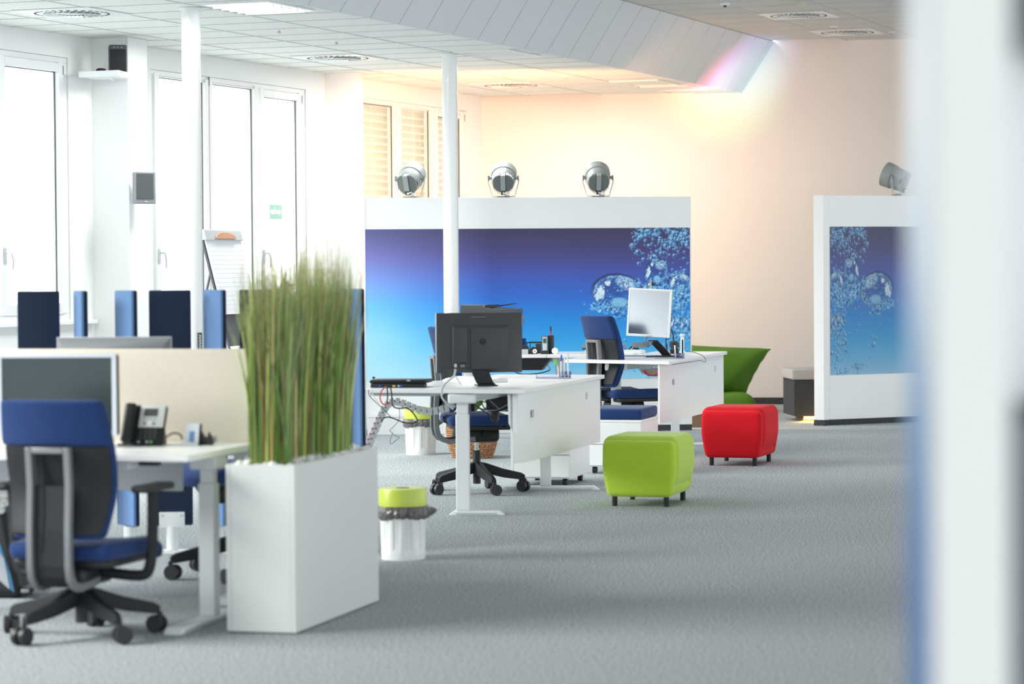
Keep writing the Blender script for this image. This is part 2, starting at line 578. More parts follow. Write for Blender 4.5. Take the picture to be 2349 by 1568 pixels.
window('window_1', [(-1.78, -0.22, 1.2, 2.96), (0.05, 0.82, 1.2, 2.96)], 1.065, 3.074, (-1.9, 0.965), (1,))
window('window_2', [(2.41, 3.225, 1.2, 3.02), (3.345, 4.15, 1.2, 3.02), (4.335, 5.04, 1.2, 2.965)], 1.065, 3.074, (2.265, 5.195), (0, 2))
window('window_3', [(6.42, 7.21, 1.2, 3.025), (7.37, 8.13, 1.2, 3.035), (8.30, 8.95, 1.2, 2.985)], 1.065, 3.074, (6.305, 9.115), (2,))
window('window_4', [(-4.85, -3.75, 1.2, 3.02), (-3.60, -2.36, 1.2, 2.96)], 1.065, 3.074, (-4.995, -2.205), (1,))
window('window_5', [(-8.85, -7.9, 1.2, 3.02), (-7.75, -6.8, 1.2, 3.02), (-6.65, -5.75, 1.2, 2.96)], 1.065, 3.074, (-8.995, -5.605), (2,))
# outside venetian blinds drawn down over the third window
SLB = MB()
for k, (a, b) in enumerate(((6.40, 7.47), (7.50, 8.44), (8.47, 9.09))):
    bl = empty('venetian_blind', W(a, -0.16, 0), WA,
               ('left' if k == 0 else 'middle' if k == 1 else 'right') + ' closed slatted blind behind the orange-lit window above the blue mural partition', 'blind',
               'slatted blinds outside the orange-lit window')
    wdt = b - a
    sm = MB()
    tl = R(76)
    dx, dzz = 0.04 * math.cos(tl), 0.04 * math.sin(tl)
    sm.ext([(-dx, 0, -dzz), (0.006, 0, 0.006), (dx, 0, dzz), (dx + 0.002, 0, dzz - 0.002), (0.004, 0, 0.0), (-dx + 0.002, 0, -dzz - 0.001)], (0, wdt, 0))
    sm = sm.mesh('slat', M['blind'])
    for i in range(29):
        o = obj('slat', sm, None, bl)
        o.location = (0, 0, 1.02 + 0.0725 * i)
        if i < 14:
            o.rotation_euler = (0, R(random.uniform(-3, 5)), 0)
    cm = MB()
    for f in (0.12, 0.5, 0.88):
        cm.cyl((0.03, wdt * f, 1.0), (0.03, wdt * f, 3.06), 0.0025, n=6)
    obj('ladder_cord', cm, M['cable'], bl)

# ------------------------------------------------------------------ near post at the right
p0 = PY(2140, 784, 2.30)
near = empty('wall_right', (0, 0, 0), kind='structure')
xa, xb = PY(2143, 600, 2.30).x, PY(2318, 600, 2.30).x
obj('post', MB().bx(xa, xb, 2.30, 2.42, 0, ZU), mat('post_paint', (0.78, 0.785, 0.755), 0.6), near)
xe = PY(2084, 600, 2.62).x
rt = mat('pale_to_blue', (0.9, 0.9, 0.9), 0.4)  # colour graded from pale at the top to blue towards the floor
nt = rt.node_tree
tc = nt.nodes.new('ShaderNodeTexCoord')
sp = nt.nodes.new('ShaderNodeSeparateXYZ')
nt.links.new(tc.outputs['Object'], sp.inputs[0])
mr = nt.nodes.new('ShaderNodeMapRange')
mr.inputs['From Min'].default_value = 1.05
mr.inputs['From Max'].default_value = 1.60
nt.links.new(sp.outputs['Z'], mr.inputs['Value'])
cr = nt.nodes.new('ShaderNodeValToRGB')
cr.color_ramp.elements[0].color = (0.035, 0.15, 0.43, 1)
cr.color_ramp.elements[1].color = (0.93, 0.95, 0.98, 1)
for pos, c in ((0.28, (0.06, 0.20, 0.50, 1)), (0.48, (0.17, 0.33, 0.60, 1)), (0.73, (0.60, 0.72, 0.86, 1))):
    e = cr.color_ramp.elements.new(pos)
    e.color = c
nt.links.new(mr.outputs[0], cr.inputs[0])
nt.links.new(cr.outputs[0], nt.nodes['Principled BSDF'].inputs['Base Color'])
obj('graded_edge_strip', MB().prism([(xa - 0.001, 2.32), (xe, 2.62), (xe, 2.63), (xa - 0.001, 2.42)], 0, ZU), rt, near, label='narrow edge face, pale above and blue towards the floor')
obj('side_panel', MB().bx(xb + 0.0, xb + 0.5, 2.62, 2.66, 0, ZU), M['white'], near)
t = empty('wall_box', (PY(2334, 50, 2.5).x + 0.03, 2.55, 0), 0, 'dark grey box high in the top right corner behind the near white post', 'box')
zb = PY(2335, 105, 2.5).z
obj('casing', MB().bx(-0.03, 0.12, -0.04, 0.06, zb, zb + 0.25), M['mgrey'], t, bevel=0.004)
obj('front_cover', MB().bx(-0.02, 0.11, -0.045, -0.04, zb + 0.015, zb + 0.235), M['dgrey'], t)
zc = PY(2340, 960, 2.5).z
t = empty('low_cabinet', (PY(2340, 1200, 2.5).x, 2.5, 0), 0, 'dark grey cabinet edge at the right margin, below the near white post', 'cabinet')
obj('body', MB().bx(0, 0.3, 0, 0.10, 0, zc), M['mgrey'], t, bevel=0.006)
obj('top_board', MB().bx(-0.003, 0.3, -0.005, 0.10, zc, zc + 0.012), M['dgrey'], t, bevel=0.003)

# ------------------------------------------------------------------ printed partitions
rng = np.random.default_rng(11)


def vnoise(x, y, sc, seed):
    g = np.random.default_rng(seed).random((128, 128))
    x, y = x / sc, y / sc
    xi, yi = np.floor(x).astype(int), np.floor(y).astype(int)
    fx, fy = x - xi, y - yi
    fx, fy = fx * fx * (3 - 2 * fx), fy * fy * (3 - 2 * fy)
    a, b = g[yi % 128, xi % 128], g[yi % 128, (xi + 1) % 128]
    c, d = g[(yi + 1) % 128, xi % 128], g[(yi + 1) % 128, (xi + 1) % 128]
    return (a * (1 - fx) + b * fx) * (1 - fy) + (c * (1 - fx) + d * fx) * fy


def ramp(t, pts):
    xs = [p[0] for p in pts]
    return np.stack([np.interp(t, xs, [p[1][k] for p in pts]) for k in range(3)], -1)


def paint(x, y):
    """water print; x 841..1583, y 518..868, colours 0..255"""
    t = (y - 520) / 348.0
    r = ramp(t, [(0, (58, 52, 88)), (.15, (66, 62, 122)), (.3, (62, 84, 176)), (.45, (40, 106, 206)), (.6, (24, 140, 226)), (.75, (50, 168, 236)), (.9, (112, 198, 246)), (1, (160, 218, 250))])
    l = ramp(t, [(0, (88, 90, 140)), (.2, (122, 126, 196)), (.35, (124, 160, 228)), (.5, (112, 190, 244)), (.7, (156, 214, 250)), (1, (182, 226, 252))])
    k = np.clip((1130 - x) / 300.0, 0, 1)[..., None]
    c = r * (1 - k) + l * k
    # splash and bubbles
    n1 = vnoise(x, y, 4.0, 1) * 0.6 + vnoise(x, y, 2.0, 2) * 0.4
    n2 = vnoise(x + 300, y, 7.0, 3)
    warp = vnoise(x, y, 14, 4) * 6
    wig = np.sin((x * 0.9 + y * 0.5 + warp * 3)) * 0.5 + 0.5

    def blend(mask, col):
        nonlocal c
        m = np.clip(mask, 0, 1)[..., None]
        c = c * (1 - m) + np.array(col, float) * m

    def foam(mask, dens):
        on = np.clip((n1 - (1 - dens)) * 8, 0, 1) * mask
        blend(on, (96, 176, 226))
        blend(np.clip((n1 - (1 - dens * 0.55)) * 9, 0, 1) * mask, (190, 226, 246))
        blend(np.clip((0.33 - n1) * 9, 0, 1) * mask * 0.8, (28, 52, 104))

    def ell(cx, cy, rx, ry, rot=0.0):
        ca, sa = math.cos(rot), math.sin(rot)
        dx, dy = (x - cx), (y - cy)
        return np.sqrt(((dx * ca + dy * sa) / rx) ** 2 + ((-dx * sa + dy * ca) / ry) ** 2)

    def soft(d):
        return np.clip((1.05 - d) * 4, 0, 1)
    foam(soft(ell(1530, 675, 75, 30, 0.12) + (n2 - .5) * .6), .62)
    foam(soft(ell(1552, 650, 36, 30) + (n2 - .5) * .5), .60)
    foam(soft(ell(1552, 712, 40, 22, 0.5) + (n2 - .5) * .6), .55)
    foam(soft(ell(1562, 765, 26, 26) + (n2 - .5) * .6), .55)
    foam(soft(ell(1540, 800, 20, 34, 0.4) + (n2 - .5) * .7), .5)
    foam(soft(ell(1484, 849, 17, 10) + (n2 - .5) * .7), .5)
    foam(soft(ell(1560, 540, 26, 40) + (n2 - .5) * .9), .5)
    foam(soft(ell(1480, 530, 36, 13) + (n2 - .5) * .9), .5)
    foam(soft(ell(1530, 560, 30, 22) + (n2 - .5) * 1.1), .45)
    # large bubbles
    for cx, cy, rx, ry, rot in ((1416, 669, 62, 45, 0.12), (1505, 621, 27, 34, 0.5), (1560, 645, 26, 24, 0), (1549, 742, 13, 18, -0.4), (1572, 745, 12, 19, -0.3), (1497, 588, 8, 10, 0)):
        d = ell(cx, cy, rx, ry, rot)
        ins = np.clip((1 - d) * 14, 0, 1)
        blend(ins * 0.55, (34, 66, 138))
        up = np.clip((cy - y) / ry, -1, 1)
        blend(ins * np.clip((d - 0.55) * 3, 0, 1) * np.clip(wig * 1.6 - 0.6, 0, 1) * 0.8, (120, 190, 232))
        blend(ins * np.clip(1 - np.abs(d - 0.35) * 4, 0, 1) * (y > cy) * n1 * 1.2, (40, 132, 214))
        blend(np.clip(1 - np.abs(d - 0.95) * 12, 0, 1) * np.clip(up + 0.4, 0, 1) * 0.9, (26, 36, 74))
        blend(np.clip(1 - np.abs(d - 0.86) * 12, 0, 1) * np.clip(n2 * 2 - .6, 0, 1), (170, 220, 245))
        blend(soft(ell(cx - rx * .68, cy + ry * .02, rx * .17, ry * .42, 0.25) + (n1 - .5) * .9), (226, 240, 250))
        blend(np.clip(1 - np.abs(d - .72) * 7, 0, 1) * np.clip(wig * 1.5 - .5, 0, 1) * (n2 > .4), (150, 212, 242))
        blend(soft(ell(cx - rx * .38, cy - ry * .5, rx * .12, ry * .14) + (n1 - .5) * .8), (226, 240, 250))
        foam(soft(ell(cx + rx * .15, cy + ry * .55, rx * .7, ry * .38) + (n2 - .5) * .8) * 0.8, .5)
        foam(soft(ell(cx + rx * .35, cy - ry * .5, rx * .6, ry * .4) + (n2 - .5) * .8) * 0.8, .5)
        blend(soft(ell(cx + rx * .3, cy - ry * .45, rx * .42, ry * .3, 0.5) + (n1 - .5)) * n1 * 1.3, (206, 230, 246))
        blend(soft(ell(cx + rx * .05, cy + ry * .48, rx * .32, ry * .25) + (n1 - .5) * .7) * .8, (150, 210, 242))
    foam(soft(ell(1395, 712, 55, 12, 0.35) + (n2 - .5) * .7), .55)
    # small bubbles
    spots = []
    g = random.Random(3)
    for _ in range(150):
        spots.append((g.uniform(1448, 1583), 518 + abs(g.gauss(0, 34)), g.uniform(1.5, 5.5)))
    for _ in range(110):
        yy = g.uniform(600, 866)
        spots.append((g.uniform(1583 - 40 - (yy - 600) * 0.12, 1583), yy, g.uniform(1.5, 6)))
    for _ in range(60):
        spots.append((g.gauss(1478, 40), g.uniform(545, 866), g.uniform(1.0, 3.6)))
    for _ in range(25):
        spots.append((g.gauss(1484, 20), g.gauss(848, 12), g.uniform(1.5, 3.5)))
    spots += [(1463, 575, 7), (1453, 541, 4), (1419, 782, 5), (1426, 796, 8), (1432, 778, 4), (1403, 751, 3), (1331, 664, 2), (1344, 715, 2), (1467, 648, 5), (1475, 592, 5)]
    for cx, cy, rr in spots:
        i0, i1 = np.searchsorted(y[:, 0], [cy - rr - 2, cy + rr + 2])
        j0, j1 = np.searchsorted(x[0], [cx - rr - 2, cx + rr + 2])
        if i1 <= i0 or j1 <= j0:
            continue
        X, Y = x[i0:i1, j0:j1], y[i0:i1, j0:j1]
        d = np.hypot(X - cx, Y - cy) / rr
        sub = c[i0:i1, j0:j1]

        def b2(m, col, s=sub):
            m = np.clip(m, 0, 1)[..., None]
            s[:] = s * (1 - m) + np.array(col, float) * m
        b2(np.clip(1 - np.abs(d - .85) * 3, 0, 1) * .85, (84, 168, 224))
        b2(np.clip(1 - np.abs(d - .8) * 3, 0, 1) * (Y > cy) * (X > cx) * .8, (24, 50, 110))
        b2(np.clip(1.2 - np.hypot(X - cx + rr * .35, Y - cy + rr * .35) / (rr * .45), 0, 1), (214, 236, 248))
    return c


def print_mesh(name, nx, ny, xs, ys, width, height, gain, grey=0.0):
    """flat printed sheet: a fine grid in local XZ (facing -Y), its colours kept per point"""
    ys_s = np.sort(ys)
    X, Y = np.meshgrid(np.sort(xs), ys_s)
    c = paint(X, Y)
    if xs[0] > xs[-1]:
        c = c[:, ::-1]
    c = c[::-1]                                   # rows from the bottom up
    c = c * (1 - grey) + np.array((112, 128, 150.0)) * grey  # grey mixes shade and flare haze into the print colour
    c = np.clip(c * gain, 0, 255) / 255.0
    lin = np.where(c <= 0.04045, c / 12.92, ((c + 0.055) / 1.055) ** 2.4)
    gx, gz = np.meshgrid(np.linspace(0, width, nx), np.linspace(0, height, ny))
    co = np.stack([gx, np.zeros_like(gx), gz], -1).reshape(-1, 3)
    idx = np.arange(nx * ny).reshape(ny, nx)
    q = np.stack([idx[:-1, :-1], idx[:-1, 1:], idx[1:, 1:], idx[1:, :-1]], -1).reshape(-1, 4)
    me = bpy.data.meshes.new(name)
    me.vertices.add(len(co))
    me.vertices.foreach_set('co', co.ravel())
    me.loops.add(q.size)
    me.loops.foreach_set('vertex_index', q.ravel())
    me.polygons.add(len(q))
    me.polygons.foreach_set('loop_start', np.arange(0, q.size, 4))
    me.polygons.foreach_set('loop_total', np.full(len(q), 4))
    me.update(calc_edges=True)
    a = me.color_attributes.new('tint', 'FLOAT_COLOR', 'POINT')
    a.data.foreach_set('color', np.concatenate([lin.reshape(-1, 3), np.ones((nx * ny, 1))], 1).ravel())
    me.materials.append(M['print'])
    return me


M['print'] = vcol_mat('water_print', 0.45)

LM, RM = Vector((-1.275, 23.86)), Vector((1.584, 24.20))
wm = (RM - LM).length
am = math.atan2(RM.y - LM.y, RM.x - LM.x)
part1 = empty('partition_wall', (LM.x, LM.y, 0), am, 'long white partition with wide blue underwater print, three grey lamps standing on it', 'partition')
ZT = 2.058
obj('panel', MB().bx(0, wm, 0, 0.10, 0.05, ZT), M['white'], part1, bevel=0.003)
obj('baseboard', MB().bx(0.004, wm - 0.004, -0.006, 0.106, 0, 0.05), M['carpet_dark'], part1)
o = obj('printed_mural', print_mesh('printed_mural', 742, 348, np.linspace(841, 1583, 742), np.linspace(519, 867, 348), wm - 0.02, 1.322, 1.03), None, part1, label='blue print of rising air bubbles under water')
o.location = (0.008, -0.003, 0.463)
obj('edge_strip', MB().bx(-0.004, 0.006, -0.004, 0.104, 0, ZT), M['white'], part1)

pa = R(28)
PR = P(1903, 975)
part2 = empty('partition_wall', (PR.x, PR.y, 0), pa, 'white partition end at right with blue bubble print and one lamp, beside the grey bench', 'partition')
w2 = 2.0
obj('panel', MB().bx(0.0, w2, 0, 0.10, 0.05, 2.075), M['white'], part2, bevel=0.003)
obj('baseboard', MB().bx(0.004, w2 - 0.004, -0.006, 0.106, 0, 0.05), M['carpet_dark'], part2)
o = obj('printed_mural', print_mesh('printed_mural', 560, 348, np.linspace(1583, 960, 560), np.linspace(519, 867, 348), 1.9, 1.34, 0.93, 0.22), None, part2, label='mirrored blue print of air bubbles under water')  # dimmed and greyed: shade and haze put into this print's colour
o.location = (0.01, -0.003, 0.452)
# the narrow end panel turned towards the camera
pl = PY(1884, 784, 24.85)
obj('end_panel', MB().prism([(0, -0.001), (-0.078, -0.03), (-0.125, 0.06), (-0.001, 0.1)], 0.05, 2.075), M['white'], part2, bevel=0.003)
obj('end_base', MB().prism([(0.001, -0.006), (-0.078, -0.036), (-0.13, 0.06), (-0.001, 0.1)], 0, 0.05), M['carpet_dark'], part2)

# low light strip box in front of the mural wall at its left end
t = empty('skirting_duct', (LM.x, LM.y - 0.012, 0), am, 'low white duct running along the foot of the long blue mural partition', 'duct')
obj('duct_body', MB().bx(0.01, 1.9, -0.07, 0, 0, 0.155), M['white'], t, bevel=0.005)
obj('duct_lid', MB().bx(0.008, 1.902, -0.073, 0, 0.156, 0.162), M['whitem'], t)


# ------------------------------------------------------------------ stage lamps on the partitions
def par_lamp(loc, yaw, pitch, label, group, lens='gel'):
    t = empty('stage_lamp', loc, yaw, label, 'lamp', group)       # local +Y = beam direction before pitch
    hz = 0.158
    T = Matrix.Translation((0, 0, hz)) @ Matrix.Rotation(pitch, 4, 'X')

    def tf(mb):
        mb.v = [tuple(T @ Vector(p)) for p in mb.v]
        return mb

    def lat(prof, n=36):
        m = MB().lathe(prof, n)
        m.v = [(x, z, y) for x, y, z in m.v]      # axis along +Y
        m.f = [q[::-1] for q in m.f]
        return m
    obj('can', tf(lat([(0.012, -0.085), (0.07, -0.083), (0.092, -0.07), (0.102, -0.045), (0.104, 0.03), (0.100, 0.075)])), M['lampbody'], t)
    obj('lens', tf(lat([(0.001, 0.0705), (0.098, 0.0705), (0.098, 0.076)])), M[lens], t)
    obj('front_ring', tf(lat([(0.104, 0.03), (0.112, 0.033), (0.116, 0.12), (0.108, 0.121), (0.106, 0.07)])), M['lampbody'], t)
    obj('rear_recess', tf(lat([(0.001, -0.0865), (0.086, -0.0845), (0.093, -0.0715)])), M['lampdark'], t)
    rb = MB()
    for x in np.arange(-0.084, 0.085, 0.0105):
        if abs(x) > 0.024:
            h = math.sqrt(0.098 ** 2 - x * x)
            rb.bx(x - 0.0026, x + 0.0026, -0.112 + abs(x) * 0.25, -0.05, -h, h)
    obj('cooling_rib', tf(rb), M['lampbody'], t, kind='stuff')
    obj('terminal_box', tf(MB().bx(-0.022, 0.022, -0.118, -0.06, -0.055, 0.092)), M['lampbody'], t, bevel=0.003)
    obj('cable_socket', tf(MB().bx(-0.021, 0.021, -0.112, -0.06, -0.096, -0.0555)), M['lampdark'], t)
    for s in (-1, 1):
        k = MB().cyl((s * 0.098, 0.0, 0.012 + hz), (s * 0.128, 0.0, 0.012 + hz), 0.013)
        k.bx(s * 0.128 - 0.007, s * 0.128 + 0.007, -0.012, 0.012, hz - 0.012, hz + 0.032)
        obj('clamp_knob', k, M['mgrey'], t)
    y = MB().tube([(-0.133, 0, hz + 0.01), (-0.133, 0, hz - 0.03), (-0.098, 0, 0.008), (0.098, 0, 0.008), (0.133, 0, hz - 0.03), (0.133, 0, hz + 0.01)], 0.0055, 6, False)
    obj('yoke', y, M['silver'], t)
    obj('foot_plate', MB().bx(-0.055, 0.055, -0.03, 0.03, 0.0, 0.012), M['mgrey'], t, bevel=0.003)
    c = T @ Vector((0, -0.105, -0.075))
    obj('power_cable', MB().tube([c, c + Vector((0.01, -0.03, -0.012)), (0.035, -0.075, 0.045), (0.05, -0.05, 0.02), (0.02, -0.02, 0.018), (0.01, 0.03, 0.016)], 0.006), M['cable'], t)
    return t


LX = []
for px, yaw, lab in ((941, -16, 'leftmost grey stage lamp on the blue mural partition, before the blinds'),
                     (1155, -2, 'grey stage lamp on the blue mural partition right of the round column'),
                     (1373, 3, 'rightmost grey stage lamp on top of the long blue mural partition')):
    q_ = PY(px, 452, 24.03)
    LX.append(q_.x)
    par_lamp((q_.x, LM.y + (q_.x - LM.x) * math.tan(am) + 0.05, ZT), R(yaw), R(28), lab, 'stage lamps on the partitions')
q_ = PY(2053, 446, 25.3)
dd = q_.x - PR.x
par_lamp((q_.x, PR.y + dd * math.tan(pa) + 0.055, 2.075), R(62), R(22), 'grey stage lamp turned left on the right-hand mural partition, cut by the white post', 'stage lamps on the partitions')
lamp4 = Vector((q_.x, PR.y + dd * math.tan(pa), 2.3))
for x, e, tx in zip(LX, (70, 85, 45), (-0.75, 0.2, 1.3)):
    light('lamp_beam', 'SPOT', (x, 24.30, 2.36), (tx, 28.6, 3.0), e, (1.0, 0.50, 0.20), spot_size=R(95), spot_blend=1.0, shadow_soft_size=0.06)
for (tx, ty, tz), c, e in (((2.02, 27.7, 3.3), (1.0, 0.12, 0.18), 45), ((2.28, 28.1, 3.42), (0.25, 0.35, 1.0), 60), ((2.22, 28.4, 3.28), (0.4, 1.0, 0.35), 40)):
    light('colour_beam', 'SPOT', (2.3, 26.2, 2.2), (tx, ty, tz), e, c, spot_size=R(34), spot_blend=1.0, shadow_soft_size=0.05)

# ------------------------------------------------------------------ ceiling fittings
TA = WA


def vent(px, py, z, label):
    p = P(px, py, z)
    t = empty('ceiling_vent', (p.x, p.y, z), TA, label, 'vent', None)
    obj('plate', MB().bx(-0.31, 0.31, -0.31, 0.31, -0.010, -0.001), M['whitem'], t, bevel=0.002)
    sl = MB()
    for i in range(24):
        a = 2 * math.pi * i / 24
        m = Matrix.Rotation(a, 4, 'Z') @ Matrix.Translation((0.15, 0.0, 0)) @ Matrix.Rotation(R(35), 4, 'Z')
        sl.bx(-0.055, 0.055, -0.006, 0.006, -0.0125, -0.011, m)
    for i in range(30):
        a = 2 * math.pi * (i + .5) / 30
        m = Matrix.Rotation(a, 4, 'Z') @ Matrix.Translation((0.255, 0.0, 0))
        sl.bx(-0.008, 0.008, -0.014, 0.014, -0.0125, -0.011, m)
    obj('air_slot', sl, M['seal'], t, kind='stuff')
    bl = MB()
    for i in range(24):
        a = 2 * math.pi * i / 24
        m = Matrix.Rotation(a, 4, 'Z') @ Matrix.Translation((0.15, 0.009, -0.018)) @ Matrix.Rotation(R(35), 4, 'Z') @ Matrix.Rotation(R(35), 4, 'X')
        bl.bx(-0.05, 0.05, -0.009, 0.009, -0.001, 0.001, m)
    obj('air_blade', bl, M['whitem'], t, kind='stuff')


vent(165, 28, ZL, 'round-slotted ceiling vent at the upper left, nearest the first window')
vent(775, 131, ZL, 'round-slotted ceiling vent between the two round columns')
vent(1172, 194, ZL, 'round-slotted ceiling vent over the stage lamps in pink light')
vent(1832, 34, ZU, 'round-slotted vent in the high ceiling beside the smoke detector')
vent(1944, 73, ZU, 'round-slotted vent in the high ceiling nearest the back wall')


def luminaire(px, py, label, L=1.2, Wd=0.5, cells=6, z=ZL, lit=True):
    p = P(px, py, z)
    t = empty('ceiling_light', (p.x, p.y, z), TA + math.pi / 2, label, 'ceiling light')
    fr = MB()
    fr.bx(-L / 2, L / 2, -Wd / 2, -Wd / 2 + 0.02, -0.012, -0.001).bx(-L / 2, L / 2, Wd / 2 - 0.02, Wd / 2, -0.012, -0.001)
    fr.bx(-L / 2, -L / 2 + 0.02, -Wd / 2 + 0.02, Wd / 2 - 0.02, -0.012, -0.001).bx(L / 2 - 0.02, L / 2, -Wd / 2 + 0.02, Wd / 2 - 0.02, -0.012, -0.001)
    obj('frame', fr, M['whitem'], t)
    obj('diffuser', MB().bx(-L / 2 + 0.02, L / 2 - 0.02, -Wd / 2 + 0.02, Wd / 2 - 0.02, -0.004, -0.001), M['lum' if lit else 'tile'], t)
    for i in range(1, cells if lit else 1):
        x = -L / 2 + L * i / cells
        obj('louvre_blade', MB().bx(x - 0.004, x + 0.004, -Wd / 2 + 0.02, Wd / 2 - 0.02, -0.03, -0.004), M['silver'], t)




for sx_, nx_, zz_, e_ in ((-1.5, 1.5, ZL, 16), (1.4, 1.5, ZL, 18), (5.2, 1.5, ZL, 20), (8.4, 1.6, ZL, 11), (0.5, 6.0, ZU, 9), (4.5, 6.0, ZU, 10)):
    p_ = W(sx_, nx_, zz_ - 0.05)
    light('ceiling_fill', 'AREA', tuple(p_), (p_.x, p_.y, 0), e_, (0.98, 1.0, 0.98), shape='RECTANGLE', size=1.0, size_y=0.4)  # area fills added to brighten the back; most have no lit fitting
luminaire(595, 15, 'flat ceiling light beside the left round column', 0.74)
luminaire(1140, 122, 'flat unlit ceiling light beside the top of the right round column', 0.74, lit=False)
luminaire(1480, 189, 'flat ceiling light near the bulkhead and back wall, larger of two', 0.74, lit=False)
luminaire(1545, 201, 'flat ceiling light nearest the back wall under the bulkhead end', 0.66, lit=False)


def spot_fit(px, py, z, label):
    p = P(px, py, z)
    t = empty('sprinkler', (p.x, p.y, z), 0, label, 'sprinkler', 'small ceiling sprinklers')
    obj('rose', MB().lathe([(0.04, 0), (0.04, -0.008), (0.02, -0.012)][::-1], 20), M['whitem'], t)
    obj('nozzle', MB().lathe([(0.012, -0.012), (0.012, -0.03), (0.02, -0.032), (0.02, -0.034)][::-1], 12), M['silver'], t)


for a in ((640, 67, ZL, 'sprinkler nozzle in the low ceiling just right of the left column'),
          (772, 93, ZL, 'sprinkler nozzle in the low ceiling above the slotted vent between columns'),
          (1297, 173, ZL, 'sprinkler nozzle in the low ceiling in orange light'),
          (1913, 60, ZU, 'sprinkler nozzle in the high ceiling between the two vents'),
          (2046, 73, ZU, 'sprinkler nozzle in the high ceiling next to the white post')):
    spot_fit(*a)
p = P(1838, 4, ZU)
t = empty('smoke_detector', (p.x, p.y, ZU), 0, 'cream round smoke detector on the high ceiling', 'smoke detector')
obj('base', MB().lathe([(0.055, 0), (0.058, -0.012), (0.057, -0.02)][::-1], 28), M['cream'], t)
obj('sensor_head', MB().lathe([(0.045, -0.02), (0.048, -0.038), (0.026, -0.05), (0.012, -0.056)][::-1], 28), M['cream'], t)
p = P(1663, 6, ZU)
t = empty('motion_sensor', (p.x, p.y, ZU), 0, 'small white ceiling sensor with a dark eye on the high ceiling', 'sensor')
obj('base', MB().lathe([(0.045, 0), (0.045, -0.018), (0.03, -0.025)][::-1], 24), M['whitem'], t)
obj('eye', MB().lathe([(0.016, -0.025), (0.015, -0.036), (0.008, -0.041)][::-1], 16), M['seal'], t)

# ------------------------------------------------------------------ speakers and shelf on the pier
sp_ = Vector((-2.94, 21.30))
fw = W(1.33, 0.14)
t = empty('wall_shelf', (W(1.33, 0.0).x, W(1.33, 0.0).y, 0), WA - math.pi / 2 + 0, 'short white shelf on the first boxed pier under the dark speaker', 'shelf')
# shelf frame: local +X along the wall normal into the room? use world coordinates instead
t.rotation_euler = (0, 0, 0)
t.location = (0, 0, 0)
zsh = PY(240, 167, 21.2).z
A_, B_ = W(1.325, 0.30), W(1.325, -0.05)
C_, D_ = W(1.10, -0.10), W(1.10, 0.30)
obj('board', MB().prism([(PY(303, 175, 21.28).x, 21.28), (PY(225, 175, 21.36).x, 21.36), (PY(179, 175, 21.0).x, 21.02), (PY(272, 175, 20.9).x, 20.9)], zsh - 0.045, zsh), M['white'], t, bevel=0.003)
obj('bracket', MB().prism([(PY(262, 190, 21.25).x, 21.27), (PY(256, 190, 21.25).x, 21.28), (PY(252, 190, 21.1).x, 21.05), (PY(258, 190, 21.1).x, 21.05)], zsh - 0.055, zsh - 0.045), M['white'], t)
q_ = PY(270, 166, 21.1)
t = empty('loudspeaker', (q_.x, 21.12, zsh), R(12), 'dark grey upright speaker standing on the white wall shelf', 'loudspeaker')
hh = (166 - 104) / 6300 * 21.1
obj('cabinet', MB().rbox(-0.068, 0.068, -0.02, 0.085, 0, hh, 0.014, 4), M['dgrey'], t)
obj('grille', MB().rbox(-0.062, 0.062, -0.026, -0.018, 0.006, hh - 0.035, 0.004, 2), M['black2'], t)
for i in range(3):
    obj('button', MB().cyl((-0.03 + 0.028 * i, -0.019, hh - 0.02), (-0.03 + 0.028 * i, -0.024, hh - 0.02), 0.004, n=8), M['silver'], t)
q_ = PY(231, 163, 21.1)
cc = []
for i in range(26):
    a = i * 0.9
    cc.append((q_.x + 0.032 * math.cos(a) * (1 + 0.3 * math.sin(i * 2.3)) , 21.12 + 0.03 * math.sin(a), zsh + 0.006 + 0.010 * (1 + math.sin(i * 1.7))))
tag(obj('cable_coil', MB().tube(cc, 0.0035, 6), M['black']), 'small black coil of cable on the white shelf left of the speaker', 'cable')
q_ = PY(334, 430, 21.2)
t = empty('wall_speaker', (q_.x, 21.22, 0), R(24), 'grey box speaker fixed to the side of the first boxed pier', 'loudspeaker')
z0, z1 = PY(334, 466, 21.1).z, PY(334, 393, 21.1).z
obj('cabinet', MB().bx(-0.085, 0.078, 0.0, 0.08, z0, z1), M['mgrey'], t, bevel=0.006)
obj('grille', MB().bx(-0.072, 0.060, -0.006, -0.0005, z0 + 0.035, z1 - 0.012), M['dgrey'], t, bevel=0.002)
obj('name_plate', MB().bx(-0.012, 0.012, -0.004, -0.0005, z0 + 0.012, z0 + 0.02), M['silver'], t)
# exit sign on the third pane of window 2
g0 = W(4.50, -0.036, 0)
t = empty('exit_sign', (g0.x, g0.y, 0), WA, 'pale green exit sticker with a white running figure on the window glass', 'sign')
obj('plate', MB().bx(0.001, 0.004, 0, 0.25, 1.89, 2.02), M['green'], t)
sg = MB()
xx = 0.0045
sg.bx(xx, xx + 0.001, 0.02, 0.085, 1.935, 1.975)                                  # door
sg.ext([(xx, 0.12, 1.94), (xx, 0.19, 1.94), (xx, 0.19, 1.925), (xx, 0.23, 1.955), (xx, 0.19, 1.985), (xx, 0.19, 1.97), (xx, 0.12, 1.97)], (0.001, 0, 0))   # arrow
sg.ext([(xx, 0.092, 1.93), (xx, 0.100, 1.93), (xx, 0.112, 1.955), (xx, 0.110, 1.98), (xx, 0.098, 1.98)], (0.001, 0, 0))
sg.cyl((xx, 0.103, 1.99), (xx + 0.001, 0.103, 1.99), 0.007, n=12)
obj('pictogram', sg, M['white'], t)

